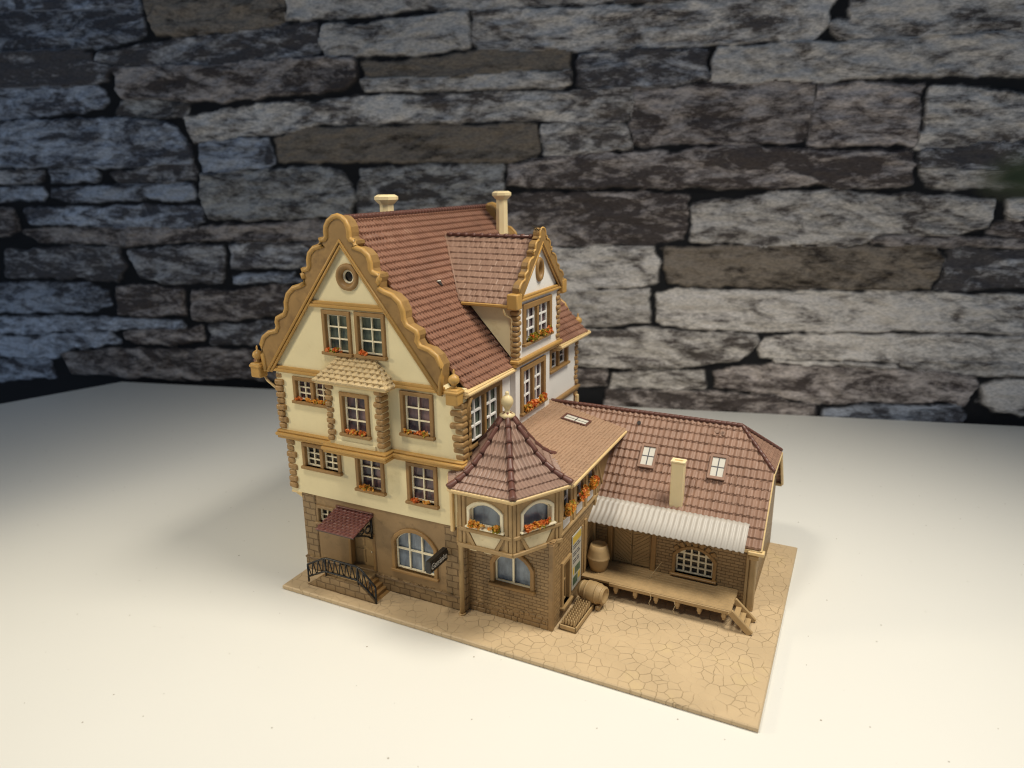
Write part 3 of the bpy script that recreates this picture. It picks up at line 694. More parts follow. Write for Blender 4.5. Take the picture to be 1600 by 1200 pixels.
# ------------------------------------------------------------------ storage shed with hipped tile roof
shed = thing('storage_shed', (18.5, 12.0, .25), 'long low brick storage shed with half hipped brown pantile roof and double plank doors', 'model shed')
FS_ = Fr((0, 8.1, 0), (1, 0, 0), (0, 0, 1)); FSR = Fr((22.5, 0, 0), (0, 1, 0), (0, 0, 1))
SY, SZ, SEY, SEZ = 12.0, 8.29, 7.6, 3.78
hs = window(shed, FS_, 18.55, 1.3, 20.75, 3.05, cols=5, rows=4, rise=.62, fw=.17, sill=.12, ps=P_DARK, bar=.09, sillw=.14, frame='brown')
sd = rect(15.3, 1.15, 17.5, 3.3)
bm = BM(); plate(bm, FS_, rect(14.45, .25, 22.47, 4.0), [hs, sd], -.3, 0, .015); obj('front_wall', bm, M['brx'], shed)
bm = BM()
for k in range(7):
    a = rad(-52+k*104/6); c = Vector((19.65, 2.25)); R_ = .98
    bx(bm, Fr(FS_.p(c.x+R_*math.sin(a), c.y-.15+R_*math.cos(a)*.95, 0), (math.cos(a), 0, -math.sin(a)), (math.sin(a), 0, math.cos(a))), (-.12, -.1, -.05), (.12, .3, .07), .03)
obj('window_arch', bm, M['brown'], shed)
bm = BM(); bx(bm, FS_, (15.3, 1.15, -.28), (17.5, 3.3, -.2), 0)
for s_ in (0, 1):
    x0 = 15.42+s_*1.0; x1 = x0+.97
    bx(bm, FS_, (x0, 1.2, -.22), (x1, 3.25, -.13), .01)
    for k in range(-5, 13):                             # slanting boards forming a chevron
        z = 1.2+k*.22; a = [(x0+.05, z+.7), (x1-.05, z), (x1-.05, z+.17), (x0+.05, z+.87)]
        if s_: a = [(x0+x1-u, v) for u, v in a]
        a = [(u, min(max(v, 1.25), 3.2)) for u, v in a]
        if abs(a[0][1]-a[3][1])+abs(a[1][1]-a[2][1]) > .15: prism(bm, FS_, a, -.14, -.10)
dd = obj('double_door', bm, M['timber'], shed)
bm = BM(); bx(bm, FS_, (15.1, 1.1, -.25), (15.36, 3.5, .09), .03); bx(bm, FS_, (17.44, 1.1, -.25), (17.7, 3.5, .09), .03); bx(bm, FS_, (15.1, 3.28, -.25), (17.7, 3.5, .1), .03); obj('door_frame', bm, M['brown'], dd)
for x in (16.34, 16.5):
    bm = BM(); bx(bm, FS_, (x-.03, 2.1, -.12), (x+.03, 2.3, -.05), .01); obj('handle', bm, M['tan'], dd)
yt = lambda y: SEZ-.25+(y-SEY)*(SZ-SEZ)/(SY-SEY)
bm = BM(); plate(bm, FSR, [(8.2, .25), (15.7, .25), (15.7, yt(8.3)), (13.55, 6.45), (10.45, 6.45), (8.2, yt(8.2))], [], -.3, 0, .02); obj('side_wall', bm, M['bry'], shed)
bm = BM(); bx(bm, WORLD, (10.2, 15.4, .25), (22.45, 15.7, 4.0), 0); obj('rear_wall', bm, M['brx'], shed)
bm = BM(); bx(bm, WORLD, (22.3, 7.9, .25), (22.62, 8.25, 3.6), .05); bx(bm, WORLD, (22.22, 7.82, 3.05), (22.7, 8.3, 3.3), .05); bx(bm, WORLD, (22.12, 7.98, .3), (22.28, 8.12, 3.6), .03); obj('corner_post', bm, M['tan'], shed)
SS = math.hypot(SY-SEY, SZ-SEZ); vs_ = (0, SY-SEY, SZ-SEZ)
fsf = Fr((0, SEY, SEZ), (1, 0, 0), vs_); sh = 10.42; s_h = SS*(sh-SEY)/(SY-SEY); SX = 22.78
sroof = tiles('shed_roof', flat_map(fsf), (10.15, SX), (0, SS), .31, .5, 'pan', [((SX, s_h), (SS-s_h, SX-20.87))], M['roofs'], shed, lift=.075, du=.045, ds=.07, seed=80)
fsb = Fr((0, 2*SY-SEY, SEZ), (-1, 0, 0), (0, -(SY-SEY), SZ-SEZ))
tiles('shed_roof', flat_map(fsb), (-SX, -10.15), (0, SS), .31, .5, 'pan', [((-SX, s_h), (-(SS-s_h), SX-20.87))], M['roofs'], shed, lift=.09, du=.08, ds=.1, seed=81)
hz = SEZ+(SZ-SEZ)*s_h/SS; HS = math.hypot(SX-20.87, SZ-hz); hy = SY-sh
tiles('hipped_end', flat_map(Fr((SX, SY, hz), (0, 1, 0), (-(SX-20.87), 0, SZ-hz))), (-hy, hy), (-.06, HS), .16, .2, 'flat', [((hy, 0), (HS, hy)), ((-hy, 0), (-HS, hy))], M['roofs'], shed, lift=.04, seed=82)
bm = BM(); ridge_beads(bm, (10.2, SY, SZ+.05), (20.9, SY, SZ+.05), .12, .27)
for yy in (sh, 2*SY-sh): ridge_beads(bm, (20.9, SY, SZ+.04), (SX, yy, hz+.06), .1, .25)
obj('ridge_tiles', bm, M['ridge'], sroof)
for x in (16.52, 20.12):
    f_ = Fr(fsf.p(x, SS*.60, .12), (1, 0, 0), vs_)
    bm = BM(); plate(bm, f_, rect(-.45, -.68, .45, .68), [rect(-.32, -.52, .32, .52)], 0, .1, .02); obj('skylight_frame', bm, M['roofs'], sroof)
    bm = BM(); bx(bm, f_, (-.32, -.52, -.02), (.32, .52, .03), 0); bx(bm, f_, (-.025, -.52, .03), (.025, .52, .05), 0, 1); bx(bm, f_, (-.32, -.025, .03), (.32, .025, .045), 0, 1); obj('skylight', bm, [M['skyl'], M['ink']], sroof)
bm = BM(); pts = [(.32, 0), (.36, 2.4)]
for a, b in ((0, 0),):
    bx(bm, Fr((18.45, 8.72, 4.5), (1, 0, 0), (0, 1, 0)), (-.33, -.2, 0), (.33, .2, 2.62), .04)
plate(bm, Fr((18.45, 8.72, 7.1), (1, 0, 0), (0, 1, 0)), rect(-.36, -.24, .36, .24), [rect(-.2, -.1, .2, .1)], 0, .12, .03)
obj('chimney', bm, M['pale'], shed)
bm = BM(); f_ = Fr(fsf.p(15.58, SS*.895, .1), (1, 0, 0), vs_); prism(bm, f_, [(.1*math.cos(a), .13*math.sin(a)) for a in np.linspace(0, 6.28, 9)[:-1]], -.1, .02); obj('roof_hole', bm, M['dark'], sroof)
bm = BM()
for q in range(3):
    r_ = random.Random(90+q); f_ = Fr(fsf.p(19.95+r_.gauss(0, .2), SS*(.90+r_.gauss(0, .025)), .085), (1, 0, 0), vs_)
    rr_ = r_.uniform(.05, .15); prism(bm, f_, [(rr_*math.cos(a)*r_.uniform(.6, 1.3), rr_*math.sin(a)*r_.uniform(.6, 1.3)) for a in np.linspace(0, 6.28, 9)[:-1]], -.05, .015)
obj('glue_stain', bm, M['roofd'], sroof)
# bargeboards and eaves boards
bm = BM()
bx(bm, WORLD, (14.45, SEY-.02, SEZ-.24), (SX, SEY+.16, SEZ-.06), .03)
bx(bm, WORLD, (10.2, 2*SY-SEY-.16, SEZ-.24), (SX, 2*SY-SEY+.02, SEZ-.06), .03)
bx(bm, WORLD, (22.2, SEY-.1, SEZ-.3), (22.95, SEY+.3, SEZ-.12), .03)
bx(bm, WORLD, (SX-.05, sh, hz-.2), (SX+.08, 2*SY-sh, hz-.04), .03)
for sg in (-1, 1):
    y_a, y_b = SY+sg*(SY-SEY), SY+sg*(SY-sh)
    d = Vector((0, y_b-y_a, hz-SEZ)); f_ = Fr((SX, y_a, SEZ-.1), d, (0, -d.z, d.y) if sg < 0 else (0, d.z, -d.y))
    bx(bm, f_, (0, -.12, -.08) if sg < 0 else (0, -.12, -.08), (d.length, .06, .06), .03)
obj('bargeboard', bm, M['trim'], shed)
# corrugated canopy over the platform
bm = BM(); nC = 66*6; x0, x1 = 14.38, 22.1; ya, za, yb, zb = 8.28, 4.72, 6.92, 3.86
yb_ = [(ya, za, .02), (ya-.2, za-.09, .02), (ya-.28, za-.13, .027), ((ya+yb)/2, (za+zb)/2, .027), (yb, zb, .027)]
rows_ = []
for lay in (0, 1):
    for (y, z, amp) in yb_:
        rows_.append([bm.verts.new((x0+(x1-x0)*i/nC-(.12 if y == yb else .06 if amp > .025 else 0)*(1-i/nC)*1, y, z+amp*(1 if (math.sin(i/nC*2*math.pi*29)) > 0 else -1)*abs(math.sin(i/nC*2*math.pi*29))**.6 - lay*.03)) for i in range(nC+1)])
n_ = len(yb_)
for lay in (0, 1):
    for j in range(n_-1):
        A, B = rows_[lay*n_+j], rows_[lay*n_+j+1]
        for i in range(nC): bm.faces.new((A[i], A[i+1], B[i+1], B[i])).smooth = True
for i in range(nC): bm.faces.new((rows_[n_-1][i], rows_[n_-1][i+1], rows_[2*n_-1][i+1], rows_[2*n_-1][i])); bm.faces.new((rows_[0][i], rows_[0][i+1], rows_[n_][i+1], rows_[n_][i]))
for j in range(n_-1):
    for i in (0, nC): bm.faces.new((rows_[j][i], rows_[j+1][i], rows_[n_+j+1][i], rows_[n_+j][i]))
obj('corrugated_canopy', bm, M['corr'], shed)

# ------------------------------------------------------------------ base plate and the small pieces standing on it
bm = BM(); FP = Fr((0, 0, 0), (1, 0, 0), (0, 1, 0))
plate(bm, FP, [(0, 0), (24, 0), (24, 15.65), (10.2, 15.65), (10.2, 18.4), (0, 18.4)], [], 0, .25, .05)
tag(obj('base_plate', bm, M['plate']), 'flat tan plastic base plate moulded as cobbled paving under the model houses', 'base plate')

stairs = thing('entrance_stairs', (3.3, 1.3, .25), 'stone landing with steps up to the house door and a black iron railing', 'stairs')
bm = BM()
prism(bm, Fr((0, .62, 0), (1, 0, 0), (0, 0, 1)), [(1.15, .25), (5.5, .25), (5.45, .38), (4.62, 1.06), (2.35, 1.06)], -.22, 0)
obj('side_wall', bm, M['ashx'], stairs)
bm = BM(); bx(bm, WORLD, (2.35, .8, .25), (4.62, 2.0, 1.04), .03); obj('landing', bm, M['tan'], stairs)
bm = BM()
for k in range(4): bx(bm, WORLD, (4.55, .8, .25), (4.84+.22*k, 1.95, 1.04-.2*(k+1)+.03), .02)
obj('steps', bm, M['brown'], stairs); bm = BM()
for k in range(4): bx(bm, WORLD, (2.1-.28*k, .8, .25), (2.42, 1.95, 1.04-.2*(k+1)+.03), .02)
obj('steps', bm, M['brown'], stairs)
bm = BM(); yR = .66
top = [(1.25, yR, 1.42), (2.35, yR, 2.02), (2.55, yR, 2.08), (4.4, yR, 2.08), (4.75, yR, 1.95), (5.55, yR, 1.2)]
low = [(1.25, yR, .72), (2.35, yR, 1.28), (2.55, yR, 1.30), (4.4, yR, 1.30), (4.75, yR, 1.12), (5.55, yR, .48)]
tube(bm, top, .055, 6); tube(bm, low, .05, 6)
def along(P, t):
    i = min(int(t*(len(P)-1)), len(P)-2); return Vector(P[i]).lerp(Vector(P[i+1]), t*(len(P)-1)-i)
def at_x(P, x):
    for a, b in zip(P, P[1:]):
        if a[0] <= x <= b[0]: return Vector(a).lerp(Vector(b), (x-a[0])/(b[0]-a[0]))
    return Vector(P[-1])
x = 1.25
while x < 5.5:
    a = at_x(top, x); tube(bm, [a, at_x(low, max(x-.1, 1.25))], .03, 5); tube(bm, [a, at_x(low, min(x+.2, 5.55))], .03, 5); x += .36
for x in (1.25, 2.45, 4.5, 5.55): tube(bm, [at_x(low, x)-Vector((0, 0, .3)), at_x(top, x)], .05, 6)
obj('railing', bm, M['black'], stairs)

sign = thing('hanging_sign', (8.98, 1.1, 3.3), 'black box sign reading Getränke sticking out from the house wall beside the arched window', 'sign')
bm = BM(); bx(bm, WORLD, (8.83, .28, 3.0), (9.1, 1.85, 3.62), .03); bx(bm, WORLD, (8.9, 1.8, 3.2), (9.02, 2.1, 3.4), .01); obj('sign_box', bm, M['black'], sign)
cu = bpy.data.curves.new('t', 'FONT'); cu.body = 'Getränke'; cu.size = .42; cu.extrude = .006; cu.align_x = 'CENTER'; cu.align_y = 'CENTER'; cu.shear = .15
t_ = bpy.data.objects.new('t', cu); me = t_.to_mesh(); me.transform(Fr((9.105, 1.05, 3.3), (0, 1, 0), (0, 0, 1)).m @ Matrix.Diagonal((.86, 1, 1, 1)))
bm = BM(); bm.from_mesh(me); t_.to_mesh_clear(); bpy.data.objects.remove(t_); obj('lettering', bm, M['lettering'], sign)

poster = thing('wall_poster', (14.45, 5.2, 1.1), 'tall printed poster with a yellow header on the brick side wall behind the bottle crate', 'poster')
FPO = Fr((14.42, 0, 0), (0, 1, 0), (0, 0, 1))
bm = BM(); bx(bm, FPO, (4.62, 1.1, 0), (5.85, 4.05, .04), .005); obj('sheet', bm, M['paper'], poster)
bm = BM(); bx(bm, FPO, (4.68, 3.6, .042), (5.79, 3.98, .05), 0); obj('header', bm, M['yellow'], poster)
bm = BM(); r_ = random.Random(8)
for k in range(9):
    z = 3.5-.13*k
    if k % 3 == 2: continue
    bx(bm, FPO, (4.74, z-.07, .042), (5.2, z, .046), 0); bx(bm, FPO, (5.28, z-.07, .042), (5.28+r_.uniform(.2, .45), z, .046), 0)
obj('print_lines', bm, M['ink'], poster)
bm = BM(); bx(bm, FPO, (4.74, 1.3, .042), (5.35, 1.75, .047), 0); bx(bm, FPO, (5.0, 1.85, .042), (5.7, 2.25, .047), 0); obj('print_picture', bm, M['pgreen'], poster)
bm = BM(); bx(bm, FPO, (5.42, 1.4, .042), (5.72, 1.75, .047), 0); bx(bm, FPO, (4.74, 1.9, .042), (4.92, 2.3, .047), 0); obj('print_picture', bm, M['yellow'], poster)

plat = thing('loading_platform', (18.2, 7.1, .25), 'plank loading platform along the shed wall under the corrugated canopy', 'platform')
bm = BM()
for k in range(9):
    y = 6.05+k*.225; bx(bm, WORLD, (14.42, y, 1.08), (21.88-.01*(k % 3), y+.222, 1.2), .012)
obj('deck', bm, M['cloth'], plat)
bm = BM(); bx(bm, WORLD, (15.9, 6.0, .98), (21.9, 6.12, 1.17), .02)
obj('edge_beam', bm, M['tan'], plat)
for x in (16.25, 17.25, 18.3, 19.35, 20.4, 21.55):
    bm = BM(); bx(bm, WORLD, (x-.11, 6.02, .72), (x+.11, 6.3, 1.0), .04); bx(bm, WORLD, (x-.07, 6.06, .6), (x+.07, 6.26, .75), .03)
    bx(bm, WORLD, (x-.08, 6.1, .95), (x+.08, 7.9, 1.07), .02); bx(bm, WORLD, (x-.1, 7.75, .25), (x+.1, 8.0, 1.0), .02)
    obj('support', bm, M['tan'], plat)
lad = thing('wooden_steps', (22.2, 6.7, .25), 'small open wooden steps leaning against the right end of the loading platform', 'steps')
for y in (5.95, 7.05):
    bm = BM(); f_ = Fr((21.9, y, 1.15), (.95, 0, -.88), (.88, 0, .95)); bx(bm, f_, (-.1, -.16, -.07), (1.26, .16, .07), .03); obj('side_rail', bm, M['tan'], lad)
for k in range(3):
    bm = BM(); x = 22.08+k*.24; z = .92-k*.24; bx(bm, WORLD, (x-.12, 5.9, z-.05), (x+.14, 7.1, z+.02), .015); obj('tread', bm, M['tan'], lad)

BAR = [(.36, 0), (.43, .03), (.50, .3), (.56, .58), (.585, .66), (.60, .68), (.60, .76), (.585, .78), (.56, .86), (.5, 1.14), (.43, 1.4), (.36, 1.42), (.34, 1.38), (0, 1.38)]
def barrel(name, mtx, hoops, label):
    bm = BM(); seg = 30; k0 = 0
    prof = BAR if hoops == 1 else [(.34, .06), (.36, 0), (.42, .0), (.47, .2), (.53, .45), (.555, .71), (.53, .97), (.47, 1.22), (.42, 1.42), (.36, 1.42), (.34, 1.36)]
    lathe(bm, mtx, prof if hoops == 1 else prof+[(0, 1.36)], seg)
    bm.verts.ensure_lookup_table()
    inv = mtx.inverted()
    for v in bm.verts:                                # stave grooves
        q = inv @ v.co; a = math.atan2(q.y, q.x); r = math.hypot(q.x, q.y)
        g = .97 if int(round(a/(2*math.pi)*seg)) % 2 else 1.01
        v.co = mtx @ Vector((q.x*g, q.y*g, q.z))
    e = thing(name, mtx.translation, label, 'barrel', 'barrels by the loading platform')
    obj('staves', bm, M['tan'], e)
    if hoops > 1:
        for z, r in ((.12, .46), (.42, .54), (1.0, .54), (1.3, .46)):
            bm = BM(); lathe(bm, mtx, [(r-.05, z-.05), (r, z-.05), (r+.01, z+.05), (r-.05, z+.05)], seg); obj('hoop', bm, M['tan'], e)
    return e
barrel('barrel', T(14.98, 7.05, 1.2), 1, 'wooden barrel standing upright on the loading platform beside the double doors')
lb = barrel('barrel', T(14.72, 5.25, 1.0) @ Matrix.Rotation(rad(-8), 4, 'Z') @ Matrix.Rotation(rad(90), 4, 'Y') @ Matrix.Scale(.95, 4), 4, 'wooden barrel lying on its side on a low cradle in front of the platform')
for x in (14.95, 15.75):
    bm = BM(); bx(bm, WORLD, (x-.12, 4.75, .25), (x+.12, 5.7, .5), .05); obj('cradle', bm, M['tan'], lb)
crate = thing('bottle_crate', (14.98, 3.75, .25), 'low tan crate filled with rows of small bottles against the brick side wall', 'crate')
fcr = Fr((14.62, 2.6, .25), (1, -.03, 0), (.03, 1, 0))
bm = BM(); bx(bm, fcr, (0, 0, 0), (.86, 2.3, .1), .02)
for a, b in (((0, 0, 0), (.86, .07, .28)), ((0, 2.23, 0), (.86, 2.3, .28)), ((0, 0, 0), (.07, 2.3, .28)), ((.79, 0, 0), (.86, 2.3, .28))): bx(bm, fcr, a, b, .015)
obj('crate_box', bm, M['tan'], crate)
bm = BM(); lathe(bm, Matrix.Identity(4), [(.06, 0), (.062, .27), (.032, .36), (.03, .47), (0, .47)], 8); b0 = None
proto = obj('bottle', bm, M['tan'], crate)
for i in range(5):
    for j in range(12):
        o = proto if (i, j) == (0, 0) else proto.copy()
        if o is not proto: col.objects.link(o)
        o.parent = crate; o.location = fcr.p(.145+i*.143, .16+j*.18, .1)-crate.location
bm = BM(); r_ = random.Random(4)
for x, y, z in ((18.0, 6.0, 1.15), (19.2, 5.95, 1.1), (17.6, 7.2, 1.2)):
    q = Vector((x, y, z)); tube(bm, [q, q+Vector((.1, -.1, -.2)), q+Vector((.02, -.16, -.45)), q+Vector((.12, -.2, -.6))] if z < 1.19 else [q, q+Vector((.2, .2, .3)), q+Vector((.5, .6, .75))], .011, 4)
tag(obj('glue_thread', bm, M['shingle']), 'hair thin pale glue threads hanging off the loading platform edge', 'glue thread')

WORLD_S = .21
EXPO = -0.1
FSTOP = .105
LAMPS = [
    ('pendant_lamp', 'SPOT', (37, 9, 60), (19, 0, 0), 165000, (1.0, .93, .80), dict(spot_size=rad(94), spot_blend=1.0, shadow_soft_size=10)),
    ('ceiling_lamp', 'SPOT', (2, -24, 64), (10, -9, 0), 78000, (1.0, .925, .79), dict(spot_size=rad(78), spot_blend=1.0, shadow_soft_size=6)),
    ('room_lamp', 'SPOT', (-52, -34, 30), (1, -2, 4), 80000, (1.0, .88, .64), dict(spot_size=rad(46), spot_blend=1.0, shadow_soft_size=4)),
]

